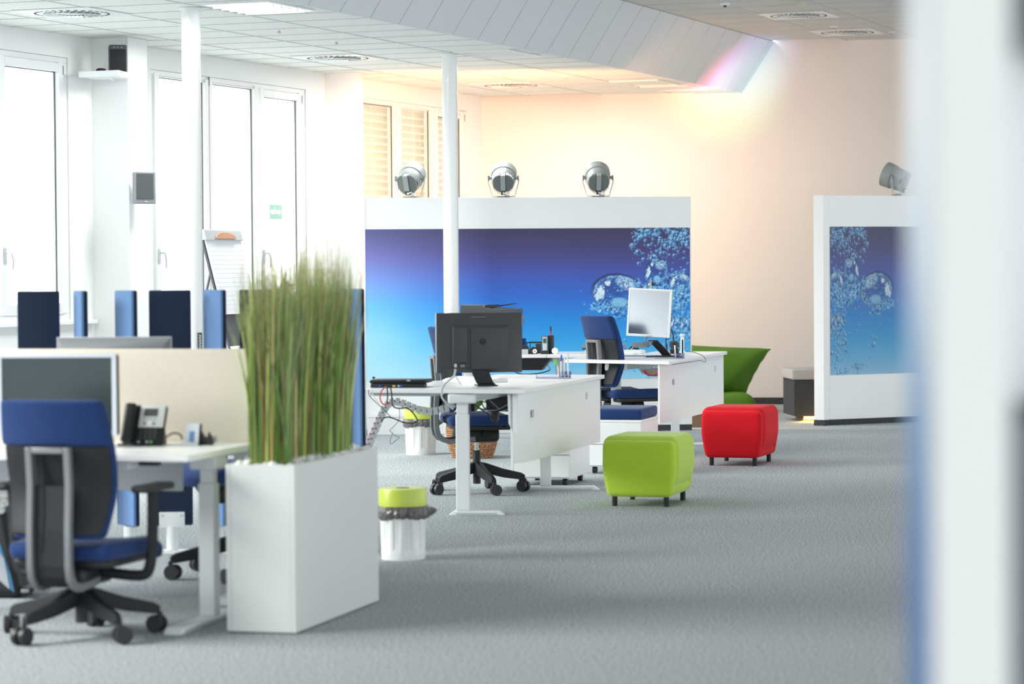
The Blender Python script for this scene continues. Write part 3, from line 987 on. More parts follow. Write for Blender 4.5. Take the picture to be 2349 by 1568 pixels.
# ------------------------------------------------------------------ flip chart
q_ = PY(508, 541, 20.5)
zt = q_.z
t = empty('flip_chart', (q_.x - 0.015, 20.5, 0), R(73), 'flip chart with blank ruled paper leaning by the second window', 'flip chart')
TL = Matrix.Translation((0, 0, 0)) @ Matrix.Rotation(R(-14), 4, 'X')
S_ = lambda x, y, z: (x, y + (zt + 0.07 - z) * -0.26, z)


def lean(mb):
    mb.v = [S_(*p) for p in mb.v]
    return mb


zpt, zpb = zt - 0.03, PY(530, 719, 20.5).z
obj('board', lean(MB().bx(-0.34, 0.34, 0.012, 0.03, 0.75, zpt + 0.02)), M['dgrey'], t, bevel=0.003)
pp = lean(MB().bx(-0.33, 0.33, -0.006, 0.008, zpb, zpt))
obj('paper_pad', pp, M['paper'], t)
rl = MB()
for i in range(18):
    z = zpt - 0.05 - i * 0.033
    if z > zpb + 0.01:
        rl.bx(-0.31, 0.31, -0.0068, -0.006, z, z + 0.001)
obj('ruling', lean(rl), M['ink'], t, kind='stuff')
obj('clamp_bar', lean(MB().bx(-0.345, 0.345, -0.022, 0.03, zpt - 0.005, zpt + 0.075)), M['silver'], t, bevel=0.006)
hn = [(0.19 * math.cos(a), -0.024, zpt + 0.008 + 0.05 * math.sin(a)) for a in np.linspace(0, math.pi, 14)]
obj('clamp_handle', lean(MB().ext(hn, (0, -0.012, 0))), M['orange'], t, bevel=0.002)
obj('pen_tray', lean(MB().bx(-0.34, 0.34, -0.06, 0.01, 0.86, 0.885)), M['silver'], t, bevel=0.003)
for sx, sy in ((-0.33, 0), (0.33, 0), (0, 1)):
    if sy:
        m_ = MB().cyl((0, 0.06, 1.5), (0, 0.42, 0.012), 0.012)
    else:
        m_ = MB().cyl((sx, -0.02, 0.9), (sx * 1.1, -0.42, 0.012), 0.012)
    obj('leg', m_, M['mgrey'], t)


# ------------------------------------------------------------------ upright fabric screen blades on a white rail
def blade(px, rot, label, w=0.212, zt=1.345, Y=14.0):
    p = PY(px, 1000, Y)
    t = empty('acoustic_screen', (p.x, p.y, 0), rot, label, 'room divider', 'upright fabric blades of the screen row')
    fn = None
    obj('blue_pad', MB().rbox(-w / 2, w / 2, 0.0, 0.018, 0.145, zt, 0.010, 3), M['bluel'], t)
    obj('navy_pad', MB().rbox(-w / 2, w / 2, -0.02, -0.0005, 0.145, zt, 0.010, 3), M['navy'], t)
    obj('mount_plate', MB().rbox(-0.065, 0.065, -0.028, -0.021, 0.135, 0.215, 0.0034, 2), M['whitem'], t)
    for s in (-1, 1):
        obj('screw', MB().cyl((s * 0.048, -0.028, 0.197), (s * 0.048, -0.031, 0.197), 0.006, n=10), M['silver'], t)
    obj('pivot_post', MB().cyl((0, -0.006, 0.021), (0, -0.006, 0.142), 0.030), M['whitem'], t)
    return t


BL = [(92, 4, 'broad navy screen blade standing furthest left, before the first window'),
      (188, 116, 'narrowest pale blue screen blade, second from the left'),
      (292, 128, 'pale blue screen blade with dark edge, left of the broad navy one'),
      (393, 4, 'broad navy screen blade between two pale blue ones, just left of the round column'),
      (495, 128, 'pale blue screen blade in front of the flip chart'),
      (600, 4, 'navy screen blade half hidden behind the left edge of the grass'),
      (715, 128, 'blue screen blade mostly hidden behind the middle of the grass'),
      (813, 124, 'blue screen blade at the right end of the row, against the mural')]
yr = 14.0
for px, rot, lab in BL:
    rr = R(rot)
    blade(px, rr, lab, w=0.212 if rot < 10 else (0.135 if px == 188 else 0.175), zt=1.345)
tx0, tx1 = PY(-60, 1000, yr).x, PY(470, 1000, yr).x
t = empty('screen_rail', ((tx0 + tx1) / 2, yr, 0), 0, 'long white floor rail carrying the left screen blades', 'rail')
obj('rail', MB().bx(tx0 - (tx0 + tx1) / 2, tx1 - (tx0 + tx1) / 2, -0.05, 0.04, 0.0, 0.02), M['whitem'], t, bevel=0.004)
obj('end_cap', MB().bx(tx1 - (tx0 + tx1) / 2 + 0.0005, tx1 - (tx0 + tx1) / 2 + 0.012, -0.05, 0.04, 0.0, 0.02), M['whitem'], t, bevel=0.004)
tx2, tx3 = PY(482, 1000, yr).x, PY(850, 1000, yr).x
t = empty('screen_rail', ((tx2 + tx3) / 2, yr, 0), 0, 'white floor rail of the screen blades behind the planter', 'rail')
hw = (tx3 - tx2) / 2
obj('rail', MB().bx(-hw, hw, -0.05, 0.04, 0.0, 0.02), M['whitem'], t, bevel=0.004)
obj('end_cap', MB().bx(hw + 0.0005, hw + 0.012, -0.05, 0.04, 0.0, 0.02), M['whitem'], t, bevel=0.004)


# ------------------------------------------------------------------ office chair
def office_chair(loc, yaw, seat, base_rot, label, arms=(-1, 1)):
    t = empty('office_chair', loc, yaw, label, 'chair', None)
    s = seat
    obj('seat', MB().rbox(-0.245, 0.245, -0.21, 0.27, s - 0.075, s, 0.035, 4, fn=lambda v: Vector((v.x * (1 - 0.12 * max(0, -v.y) / 0.21), v.y, v.z - 0.9 * max(0, v.y - 0.17) ** 1.3 - 0.02 * (1 - (v.x / 0.245) ** 2) * (v.z > s - 0.02))), mid=6), M['blue'], t)
    obj('seat_pan', MB().rbox(-0.21, 0.21, -0.17, 0.22, s - 0.105, s - 0.07, 0.015, 3), M['black'], t)
    obj('tilt_mechanism', MB().rbox(-0.085, 0.085, -0.15, 0.14, s - 0.19, s - 0.10, 0.03, 3), M['black'], t)
    obj('tilt_knob', MB().cyl((0.085, 0.04, s - 0.14), (0.115, 0.04, s - 0.14), 0.022), M['black2'], t)
    zb, zt_ = s + 0.01, s + 0.555

    def yb(v):
        return -0.225 + 0.045 * math.sin(min(1, v / 0.45) * math.pi / 2) - 0.13 * max(0, v - 0.3) ** 1.2

    def hw_(v):
        return 0.195 + 0.035 * math.sin(math.pi * min(1, v * 0.9))

    def bend(v3):
        v = (v3.z - zb) / (zt_ - zb)
        x = v3.x * hw_(v) / 0.22
        return Vector((x, yb(v) + v3.y + 0.9 * x * x, v3.z))
    obj('backrest', MB().rbox(-0.22, 0.22, -0.02, 0.03, zb, zt_, 0.024, 4, fn=bend, mid=10), M['blue'], t)
    obj('head_cover', MB().rbox(-0.223, 0.223, -0.045, -0.019, s + 0.375, zt_ - 0.002, 0.018, 4, fn=bend, mid=6), M['blue'], t)
    obj('back_shell', MB().rbox(-0.213, 0.213, -0.034, -0.0205, zb + 0.02, s + 0.374, 0.006, 3, fn=bend, mid=8), M['black2'], t)
    # bent frame behind the back
    path = [(yb((s + 0.375 - zb) / (zt_ - zb)) - 0.055, s + 0.372), (-0.262, s + 0.22), (-0.272, s + 0.05), (-0.272, s - 0.09), (-0.262, s - 0.135), (-0.235, s - 0.165), (-0.19, s - 0.18), (-0.10, s - 0.175), (-0.02, s - 0.165)]
    for sx in (-1, 1):
        xa_, xb_ = sorted((sx * 0.068, sx * 0.094))
        m_ = MB()
        for i in range(len(path)):
            (y0, z0) = path[max(i - 1, 0)]
            (y1, z1) = path[min(i + 1, len(path) - 1)]
            d = Vector((0, y1 - y0, z1 - z0)).normalized()
            n = Vector((0, -d.z, d.y)) * 0.017
            c = Vector((0, *path[i]))
            m_.v += [tuple(c + n * a + Vector((x, 0, 0))) for a, x in ((-1, xa_), (-1, xb_), (1, xb_), (1, xa_))]
        for i in range(len(path) - 1):
            b = i * 4
            m_.f += [(b + k, b + (k + 1) % 4, b + 4 + (k + 1) % 4, b + 4 + k) for k in range(4)]
        m_.f += [(3, 2, 1, 0), tuple(4 * (len(path) - 1) + k for k in range(4))]
        obj('back_frame', m_, M['alu'], t, bevel=0.004)
    obj('frame_bridge', MB().bx(-0.067, 0.067, path[0][0] - 0.017, path[0][0] + 0.012, s + 0.348, s + 0.372), M['alu'], t, bevel=0.004)
    wb = MB()
    pts = [(path[k][0] + 0.006, path[k][1]) for k in range(1, 8)]
    for i in range(len(pts) - 1):
        (y0, z0), (y1, z1) = pts[i], pts[i + 1]
        wb.ext([(-0.067, y0, z0), (-0.067, y1, z1), (-0.067, y1 + 0.012, z1 + 0.004), (-0.067, y0 + 0.012, z0 + 0.004)], (0.134, 0, 0))
    obj('frame_web', wb, M['black2'], t)
    obj('height_cord', MB().tube([(-0.045, -0.25, s + 0.34), (-0.03, -0.262, s + 0.15), (-0.035, -0.268, s), (-0.05, -0.262, s - 0.06)], 0.004), M['black'], t)
    if arms:
        for sx in arms:
            a_ = obj('armrest', MB().rbox(sx * 0.305 - 0.04, sx * 0.305 + 0.04, -0.11, 0.15, s + 0.185, s + 0.215, 0.014, 3), M['black'], t)
            pm = MB().tube([(sx * 0.09, 0.02, s - 0.14), (sx * 0.24, 0.02, s - 0.15), (sx * 0.285, 0.02, s - 0.12), (sx * 0.30, 0.02, s + 0.0), (sx * 0.305, 0.015, s + 0.185)], 0.022, 10)
            obj('arm_support', pm, M['black2'], a_)
    obj('gas_lift', MB().cyl((0, 0, 0.27), (0, 0, s - 0.17), 0.014, n=20), M['chrome'], t)
    obj('lift_sleeve', MB().cyl((0, 0, 0.055), (0, 0, min(0.27, s - 0.18)), 0.025, n=20), M['black'], t)
    for i in range(5):
        a = base_rot + i * math.tau / 5 - yaw
        ca, sa = math.cos(a), math.sin(a)
        Mx = Matrix.Rotation(a, 4, 'Z')
        lg = MB()
        prof = [(0.0, 0.032, 0.135, 0.20), (0.06, 0.030, 0.122, 0.188), (0.17, 0.024, 0.094, 0.150), (0.288, 0.019, 0.078, 0.122), (0.312, 0.017, 0.078, 0.108)]
        for (x, w, z0, z1) in prof:
            lg.v += [tuple(Mx @ Vector(q)) for q in ((x, -w, z0), (x, w, z0), (x, w * .7, z1), (x, -w * .7, z1))]
        for j in range(len(prof) - 1):
            b = j * 4
            lg.f += [(b + k, b + (k + 1) % 4, b + 4 + (k + 1) % 4, b + 4 + k) for k in range(4)]
        lg.f += [(3, 2, 1, 0), tuple(4 * (len(prof) - 1) + k for k in range(4))]
        L_ = obj('base_leg', lg, M['black2'], t, bevel=0.003)
        cs = MB()
        c = Vector((0.312 * ca, 0.312 * sa, 0))
        sw = a + 0.9 + i * 1.3
        ax = Vector((math.cos(sw), math.sin(sw), 0))
        bk = Vector((-ax.y, ax.x, 0)) * 0.014
        for sgn in (-1, 1):
            cs.cyl(c + bk + ax * (sgn * 0.008) + Vector((0, 0, 0.036)), c + bk + ax * (sgn * 0.029) + Vector((0, 0, 0.036)), 0.035, n=20)
        cs.cyl(c + Vector((0, 0, 0.04)), c + Vector((0, 0, 0.085)), 0.011, n=10)
        cs.cyl(c + bk - ax * 0.009 + Vector((0, 0, 0.031)), c + bk + ax * 0.009 + Vector((0, 0, 0.031)), 0.014, n=10)
        obj('caster', cs, M['black'], L_)
    return t


q_ = PY(188, 1450, 10.86)
office_chair((q_.x, q_.y, 0), R(-17), 0.395, R(18), 'blue and black swivel chair with its back to us at the nearest desk')
q_ = P(1094, 1128)
office_chair((q_.x, q_.y, 0), R(-80), 0.515, R(3), 'blue swivel chair facing right at the middle desk, behind its white leg', arms=(-1,))
office_chair((0.86, 20.95 + 0.15, 0), R(-62), 0.52, R(30), 'blue swivel chair pushed in at the far desk, turned away to the right', arms=())
q_ = P(540, 1322)
office_chair((q_.x, q_.y, 0), R(128), 0.545, R(200), 'blue swivel chair beyond the cream divider, partly behind the planter')

# ------------------------------------------------------------------ desks
UD = Vector((math.sin(-UA), math.cos(-UA)))        # long direction of the middle desk, away from us
VD = Vector((-UD.y, UD.x))                         # across it, to the left


def desk_leg(t, p, ztop, ang, f0, f1, colw=0.068, bracket=0.14):
    """p world point of the column, foot from -f0 to +f1 along ang; all parts local to the thing"""
    o = t.location
    Mx = Matrix.Translation((p[0] - o.x, p[1] - o.y, 0)) @ Matrix.Rotation(ang, 4, 'Z')
    c = MB().bx(-colw / 2, colw / 2, -colw / 2, colw / 2, 0.026, ztop * 0.80, Mx)
    g = obj('leg', c, M['whitem'], t, bevel=0.005)
    obj('upper_tube', MB().bx(-colw / 2 + .006, colw / 2 - .006, -colw / 2 + .006, colw / 2 - .006, ztop * 0.80, ztop - 0.085, Mx), M['whitem'], g, bevel=0.004)
    obj('bracket', MB().bx(-bracket / 2, bracket / 2, -0.06, 0.06, ztop - 0.085, ztop - 0.027, Mx), M['whitem'], g, bevel=0.012)
    ft = MB()
    w = 0.038
    a = [(-f0, -w, 0.0), (-f0 + 0.035, -w, 0.026), (f1 - 0.035, -w, 0.026), (f1, -w, 0.0)]
    ft.ext([Mx @ Vector(q) for q in a], Mx.to_3x3() @ Vector((0, 2 * w, 0)))
    obj('foot', ft, M['whitem'], g, bevel=0.003)
    fs = MB().bx(-f0 + 0.045, f1 - 0.045, -w - 0.002, -w + 0.0, 0.004, 0.014, Mx)
    obj('foot_rail', fs, M['silver'], g)
    return g


def top_board(t, pts, z, th=0.025, m='white'):
    o = t.location
    poly = [(p[0] - o.x, p[1] - o.y) for p in pts]
    return obj('desk_top', MB().prism(poly, z - th, z), M[m], t, bevel=0.003)


def beam(t, a, b, z0, z1, w, name='cross_beam', m='whitem'):
    o = t.location
    a, b = Vector((a[0] - o.x, a[1] - o.y)), Vector((b[0] - o.x, b[1] - o.y))
    d = (b - a).normalized()
    n = Vector((-d.y, d.x)) * w / 2
    return obj(name, MB().prism([tuple(a - n), tuple(b - n), tuple(b + n), tuple(a + n)], z0, z1), M[m], t, bevel=0.003)


# the nearest desk and, beyond the divider, its twin
ZD = 0.715
C0 = Vector(P(431, 1045, ZD)[:2])
pt = lambda u, v, C=C0: C + UD * u + VD * v
t = empty('desk', (C0.x, C0.y, 0), 0, 'nearest white desk, at lower left, with the desk phone on it', 'desk')
top_board(t, [pt(0, 0), pt(0.80, 0), pt(0.80, 1.6), pt(0, 1.6)], ZD)
lp = P(482, 1425)
desk_leg(t, (lp.x, lp.y), ZD, UA + math.pi / 2, 0.42, 0.28)
desk_leg(t, (lp.x + VD.x * 1.3, lp.y + VD.y * 1.3), ZD, UA + math.pi / 2, 0.42, 0.28)
beam(t, pt(0.60, 0.28), pt(0.60, 1.35), ZD - 0.075, ZD - 0.03, 0.06)
beam(t, pt(0.30, 0.34), pt(0.30, 1.2), ZD - 0.06, ZD - 0.0265, 0.05, 'cable_tray', 'silver')
beam(t, pt(0.05, 0.30), pt(0.66, 0.34), ZD - 0.062, ZD - 0.0265, 0.05, 'side_rail')
beam(t, pt(0.70, 0.30), pt(0.70, 1.5), ZD - 0.20, ZD - 0.076, 0.02, 'modesty_panel', 'silver')
t = empty('power_strip', (*pt(0.20, 0.20), ZD - 0.055), UA, 'black socket strip fixed under the nearest desk', 'power strip')
obj('housing', MB().bx(-0.12, 0.0, -0.02, 0.02, 0, 0.028), M['black'], t, bevel=0.003)
for i in range(4):
    obj('socket', MB().cyl((-0.105 + i * 0.03, -0.0205, 0.014), (-0.105 + i * 0.03, -0.022, 0.014), 0.009, n=12), M['dgrey'], t)
t = empty('desk_divider', (*pt(0.812, 0.0), 0), UA, 'cream felt divider panel standing between the two nearest desks', 'divider')
zdv = 1.112
obj('panel', MB().rbox(-1.62, -0.005, -0.012, 0.012, 0.69, zdv, 0.008, 3), M['cream'], t)
obj('clamp', MB().bx(-0.35, -0.28, -0.02, 0.02, 0.665, 0.70), M['whitem'], t)
obj('clamp', MB().bx(-1.35, -1.28, -0.02, 0.02, 0.665, 0.70), M['whitem'], t)
C1 = pt(0.83, 0.0)
t = empty('desk', (C1.x, C1.y, 0), 0, 'white desk beyond the cream divider, seen only below and at its edge', 'desk')
top_board(t, [pt(0, 0, C1), pt(0.78, 0, C1), pt(0.78, 1.6, C1), pt(0, 1.6, C1)], ZD)
desk_leg(t, pt(0.45, 0.25, C1), ZD, UA + math.pi / 2, 0.3, 0.42)
desk_leg(t, pt(0.45, 1.45, C1), ZD, UA + math.pi / 2, 0.3, 0.42)
beam(t, pt(0.45, 0.3, C1), pt(0.45, 1.4, C1), ZD - 0.075, ZD - 0.03, 0.06)

# middle desk, L shaped
ZM = 0.74
A, B, F_, E_ = P(1204, 893, ZM), P(1387, 859, ZM), P(836, 891, ZM), None
A2, B2, F2 = Vector(A[:2]), Vector(B[:2]), Vector(F_[:2])
C2 = B2 + VD * 0.72
E2 = F2 + UD * 0.80
D2 = Vector(P(1010, 872, ZM)[:2])
t = empty('desk', (P(1063, 1188).x, P(1063, 1188).y, 0), 0, 'L-shaped white desk in the middle, carrying the black-backed monitor', 'desk')
o_ = t.location
top_board(t, [A2, B2, C2, D2 + VD * -0.05 + UD * 0.05, D2, E2, F2], ZM)
lm1, lm2 = P(1063, 1180), P(1252, 1123)
desk_leg(t, lm1, ZM, R(-3), 0.085, 0.245, 0.078, 0.165)
desk_leg(t, lm2, ZM, R(-3), 0.30, 0.35, 0.07)
beam(t, lm1, lm2, ZM - 0.085, ZM - 0.03, 0.05)
beam(t, F2 + UD * 0.15 + VD * -0.02, lm1 + Vector((-0.14, 0.12, 0)), ZM - 0.045, ZM - 0.026, 0.2, 'under_shelf', 'silver')
# hanging side panel, slightly curved
mp = MB()
n = 14
zb = 0.303
a0, b0 = A2 + UD * 0.06 + VD * 0.045, B2 - UD * 0.05 + VD * 0.02
for i in range(n + 1):
    k = i / n
    p = a0.lerp(b0, k) + VD * (0.045 * max(0, 1 - k * 5) ** 2)
    for w_, z in ((0, zb), (0, ZM - 0.03), (0.014, ZM - 0.03), (0.014, zb)):
        mp.v.append((p.x - o_.x + VD.x * w_, p.y - o_.y + VD.y * w_, z))
for i in range(n):
    b = i * 4
    mp.f += [(b + k, b + (k + 1) % 4, b + 4 + (k + 1) % 4, b + 4 + k) for k in range(4)]
mp.f += [(3, 2, 1, 0), tuple(4 * n + k for k in range(4))]
sp = obj('side_panel', mp, M['white'], t)
for k, z in ((0.13, 0.56), (0.80, 0.60)):
    p = a0.lerp(b0, k)
    p = Vector((p.x - o_.x, p.y - o_.y))
    q = [p - VD * 0.002, p + UD * 0.05 - VD * 0.002]
    q += [q[1] + VD * 0.002, q[0] + VD * 0.002]
    obj('clip', MB().prism([tuple(x) for x in q], z, z + 0.045), M['silver'], sp)
obj('panel_bracket', MB().ext([(*(a0 - Vector(o_[:2]) + VD * 0.075), z) for z in (ZM - 0.03,)] + [(*(a0 - Vector(o_[:2]) + VD * 0.015), ZM - 0.03), (*(a0 - Vector(o_[:2]) + VD * 0.015), ZM - 0.26), (*(a0 - Vector(o_[:2]) + VD * 0.045), ZM - 0.25), (*(a0 - Vector(o_[:2]) + VD * 0.07), ZM - 0.20)], (0.012 * UD.x, 0.012 * UD.y, 0)), M['whitem'], sp)

# far desk
A, B, L_ = P(1535, 828.5, ZM), P(1668, 805.5, ZM), P(1295, 824, ZM)
A3, B3, L3 = Vector(A[:2]), Vector(B[:2]), Vector(L_[:2])
t = empty('desk', (A3.x, A3.y, 0), 0, 'far white desk carrying the upright square monitor and the wine glass', 'desk')
fd = t
G3 = B3 + VD * 0.6
K3 = L3 + UD * 0.62
top_board(t, [A3, B3, G3, A3 + VD * 0.6 + UD * 0.75, K3, L3], ZM)
l1 = P(1414, 1082)
dd_ = (A3 - Vector((l1.x, l1.y)))
l1 = PY(1414, 1000, 20.95)
desk_leg(t, (l1.x, l1.y), ZM, R(-3), 0.15, 0.25, 0.078, 0.17)
l2 = PY(1549, 980, 22.1)
desk_leg(t, (l2.x, l2.y), ZM, R(-3), 0.30, 0.30, 0.07)
beam(t, (l1.x, l1.y), (l2.x, l2.y), ZM - 0.085, ZM - 0.03, 0.05)
mp = MB()
o_ = t.location
a0, b0 = A3 + UD * 0.06 + VD * 0.045, B3 - UD * 0.06 + VD * 0.02
for i in range(n + 1):
    k = i / n
    p = a0.lerp(b0, k) + VD * (0.04 * max(0, 1 - k * 5) ** 2)
    for w_, z in ((0, 0.275), (0, ZM - 0.03), (0.014, ZM - 0.03), (0.014, 0.275)):
        mp.v.append((p.x - o_.x + VD.x * w_, p.y - o_.y + VD.y * w_, z))
for i in range(n):
    b = i * 4
    mp.f += [(b + k, b + (k + 1) % 4, b + 4 + (k + 1) % 4, b + 4 + k) for k in range(4)]
mp.f += [(3, 2, 1, 0), tuple(4 * n + k for k in range(4))]
sp = obj('side_panel', mp, M['white'], t)
for k, z in ((0.13, 0.55), (0.83, 0.59)):
    p = a0.lerp(b0, k)
    p = Vector((p.x - o_.x, p.y - o_.y))
    q = [p - VD * 0.002, p + UD * 0.05 - VD * 0.002]
    q += [q[1] + VD * 0.002, q[0] + VD * 0.002]
    obj('clip', MB().prism([tuple(x) for x in q], z, z + 0.045), M['silver'], sp)

# rearmost desk along the mural
t = empty('desk', (0.0, 22.2, 0), R(-8), 'rearmost white desk against the blue mural, carrying the printer', 'desk')
obj('desk_top', MB().bx(-0.50, 0.28, 0.0, 0.8, ZM - 0.026, ZM), M['white'], t, bevel=0.003)
obj('desk_top', MB().bx(0.284, 0.98, 0.0, 0.8, ZM - 0.026, ZM), M['white'], t, bevel=0.003)
o__ = t.location
for lx in (0.34, -0.42):
    lg = obj('leg', MB().bx(lx - 0.035, lx + 0.035, 0.38, 0.45, 0.026, ZM - 0.07), M['whitem'], t, bevel=0.004)
    obj('bracket', MB().bx(lx - 0.07, lx + 0.07, 0.30, 0.5, ZM - 0.07, ZM - 0.027), M['whitem'], lg, bevel=0.008)
    obj('foot', MB().ext([(lx - 0.038, 0.0, 0), (lx - 0.038, 0.035, 0.026), (lx - 0.038, 0.72, 0.026), (lx - 0.038, 0.755, 0)], (0.076, 0, 0)), M['whitem'], lg, bevel=0.003)
obj('cable_tray', MB().ext([(0.30, 0.12, ZM - 0.028), (-0.42, 0.12, ZM - 0.028), (-0.42, 0.14, ZM - 0.13), (0.22, 0.14, ZM - 0.13)], (0, 0.18, 0)), M['black'], t)


# ------------------------------------------------------------------ monitors
def px_tube(pts, Y, r, m, label, cat='cable', group=None, n=8):
    """a cable threaded through points given as (x, y[, depth])"""
    q = [PY(p[0], p[1], p[2] if len(p) > 2 else Y) for p in pts]
    return tag(obj('cable', MB().tube(q, r, n), M[m]), label, cat, group)


q_ = P(1118, 886, ZM)
yw = R(8)
t = empty('monitor', (q_.x - 0.05, q_.y + 0.10, ZM), yw, 'dark monitor seen from behind on the middle desk, round emblem on its back', 'monitor')
Y_ = q_.y + 0.10
px = lambda x: (x - 1094) / 6300 * Y_
hz = lambda y: PY(1094, y, Y_).z - ZM
mw = 0.26
z0, z1 = hz(854), hz(717)
TM = Matrix.Rotation(R(0), 4, 'Y')
obj('bezel', MB().rbox(-mw, mw, 0.0, 0.018, z0, z1, 0.006, 2), M['silver'], t, label='silver front frame')
obj('screen', MB().bx(-mw + 0.018, mw - 0.018, 0.018, 0.0195, z0 + 0.02, z1 - 0.018), M['screen_d'], t)
bk = MB()
bk.v += [(-mw + .006, 0, z0), (mw, 0, z0), (mw, 0, z1), (-mw + .006, 0, z1), (-mw + .05, -0.022, z0 + 0.02), (mw - .05, -0.022, z0 + 0.02), (mw - .05, -0.022, z1 - 0.055), (-mw + .05, -0.022, z1 - 0.055)]
bk.f += [(0, 1, 5, 4), (1, 2, 6, 5), (2, 3, 7, 6), (3, 0, 4, 7), (4, 5, 6, 7), (3, 2, 1, 0)]
b_ = obj('back_cover', bk, M['monback'], t)
cb = obj('rear_bulge', MB().rbox(-0.165, 0.175, -0.040, -0.0215, z0 + 0.035, z1 - 0.075, 0.008, 2), M['monback'], t)
obj('column_cover', MB().rbox(-0.055, 0.165, -0.052, -0.039, z0 + 0.02, z1 - 0.085, 0.008, 2), M['monback'], cb)
obj('column_cover', MB().rbox(-0.160, -0.075, -0.050, -0.039, z0 + 0.06, z1 - 0.085, 0.008, 2), M['monback'], cb)
# emblem: raised ring with two slanted letters
em = MB()
cx_, cz_, rr = 0.017, z0 + (z1 - z0) * 0.52, 0.019
nseg = 28
for i in range(nseg):
    a, b = math.tau * i / nseg, math.tau * (i + 1) / nseg
    em.ext([(cx_ + r * math.cos(w), -0.0521, cz_ + r * math.sin(w)) for r, w in ((rr, a), (rr, b), (rr * .84, b), (rr * .84, a))], (0, -0.0015, 0))
sl = 0.28


def bar(x0, z0_, x1, z1_, w):
    em.ext([(cx_ + x0 - w, -0.0521, cz_ + z0_), (cx_ + x0 + w, -0.0521, cz_ + z0_), (cx_ + x1 + w, -0.0521, cz_ + z1_), (cx_ + x1 - w, -0.0521, cz_ + z1_)], (0, -0.0015, 0))


bar(-0.0115, -0.009, -0.0065, 0.014, 0.0011)     # h
bar(-0.0050, -0.009, -0.0025, 0.004, 0.0011)
em.ext([(cx_ - 0.008, -0.0521, cz_ + 0.0035), (cx_ - 0.003, -0.0521, cz_ + 0.0035), (cx_ - 0.0023, -0.0521, cz_ + 0.0057), (cx_ - 0.0075, -0.0521, cz_ + 0.0057)], (0, -0.0015, 0))
bar(0.0000, -0.015, 0.0050, 0.0057, 0.0011)      # p
bar(0.0065, -0.009, 0.0095, 0.004, 0.0011)
em.ext([(cx_ + 0.003, -0.0521, cz_ + 0.0035), (cx_ + 0.0095, -0.0521, cz_ + 0.0035), (cx_ + 0.009, -0.0521, cz_ + 0.0057), (cx_ + 0.0045, -0.0521, cz_ + 0.0057)], (0, -0.0015, 0))
em.ext([(cx_ + 0.001, -0.0521, cz_ - 0.009), (cx_ + 0.0072, -0.0521, cz_ - 0.009), (cx_ + 0.0067, -0.0521, cz_ - 0.0068), (cx_ + 0.0015, -0.0521, cz_ - 0.0068)], (0, -0.0015, 0))
obj('emblem', em, M['matt'], cb, label='round emblem with the letters hp')
wd = MB()
for i in range(16):
    wd.bx(-0.048 + i * 0.0055, -0.045 + i * 0.0055, -0.0228, -0.0222, z1 - 0.028, z1 - 0.021)
obj('vent_row', wd, M['mgrey'], b_, kind='stuff')
obj('sticker', MB().bx(0.075, 0.120, -0.0405, -0.0395, z0 + 0.022, z0 + 0.034).bx(0.07, 0.112, -0.0405, -0.0395, z0 + 0.036, z0 + 0.047), M['silver'], b_)
obj('connector', MB().bx(-0.155, -0.140, -0.052, -0.03, z0 + 0.035, z0 + 0.055), M['silver'], b_)
obj('connector', MB().bx(-0.118, -0.092, -0.052, -0.03, z0 + 0.036, z0 + 0.05), M['mgrey'], b_)
st = MB()
pf = [(-0.010, -0.03, z0 + 0.05), (0.012, -0.045, z0 - 0.02), (0.028, -0.06, z0 - 0.06), (0.042, -0.085, 0.004)]
for (x, y, z) in pf:
    st.v += [(x - 0.052, y, z), (x + 0.052, y, z), (x + 0.052, y + 0.014, z + 0.003), (x - 0.052, y + 0.014, z + 0.003)]
for i in range(3):
    b = i * 4
    st.f += [(b + k, b + (k + 1) % 4, b + 4 + (k + 1) % 4, b + 4 + k) for k in range(4)]
st.f += [(3, 2, 1, 0), (12, 13, 14, 15)]
obj('stand', st, M['black'], t)
obj('stand_foot', MB().bx(-0.02, 0.10, -0.10, 0.08, 0, 0.008), M['black'], t, bevel=0.003)

# near monitor, silver bezel
q_ = PY(270, 1003, 11.35)
t = empty('monitor', (q_.x - 0.25, 11.35, ZD), R(-4), 'monitor with silver bezel and dark screen on the nearest desk, left edge', 'monitor')
z0, z1 = PY(200, 1000, 11.35).z - ZD, PY(200, 811, 11.35).z - ZD
mw = 0.25
fr = MB().bx(-mw, mw, 0, 0.012, z1 - 0.016, z1).bx(-mw, mw, 0, 0.012, z0, z0 + 0.022).bx(-mw, -mw + .019, 0, 0.012, z0 + .022, z1 - .016).bx(mw - .019, mw, 0, 0.012, z0 + .022, z1 - .016)
obj('bezel', fr, M['bezel'], t, bevel=0.002)
obj('screen', MB().bx(-mw + .019, mw - .019, 0.004, 0.008, z0 + .022, z1 - .016), M['screen_d'], t)
obj('housing', MB().rbox(-mw + .002, mw + .004, 0.0125, 0.05, z0 + .002, z1 - .002, 0.012, 3), M['black'], t)
obj('stand', MB().bx(-0.05, 0.05, 0.05, 0.07, 0.012, z0 + 0.2), M['black'], t, bevel=0.004)
obj('stand_foot', MB().rbox(-0.13, 0.13, -0.06, 0.12, 0, 0.012, 0.005, 2), M['black'], t)

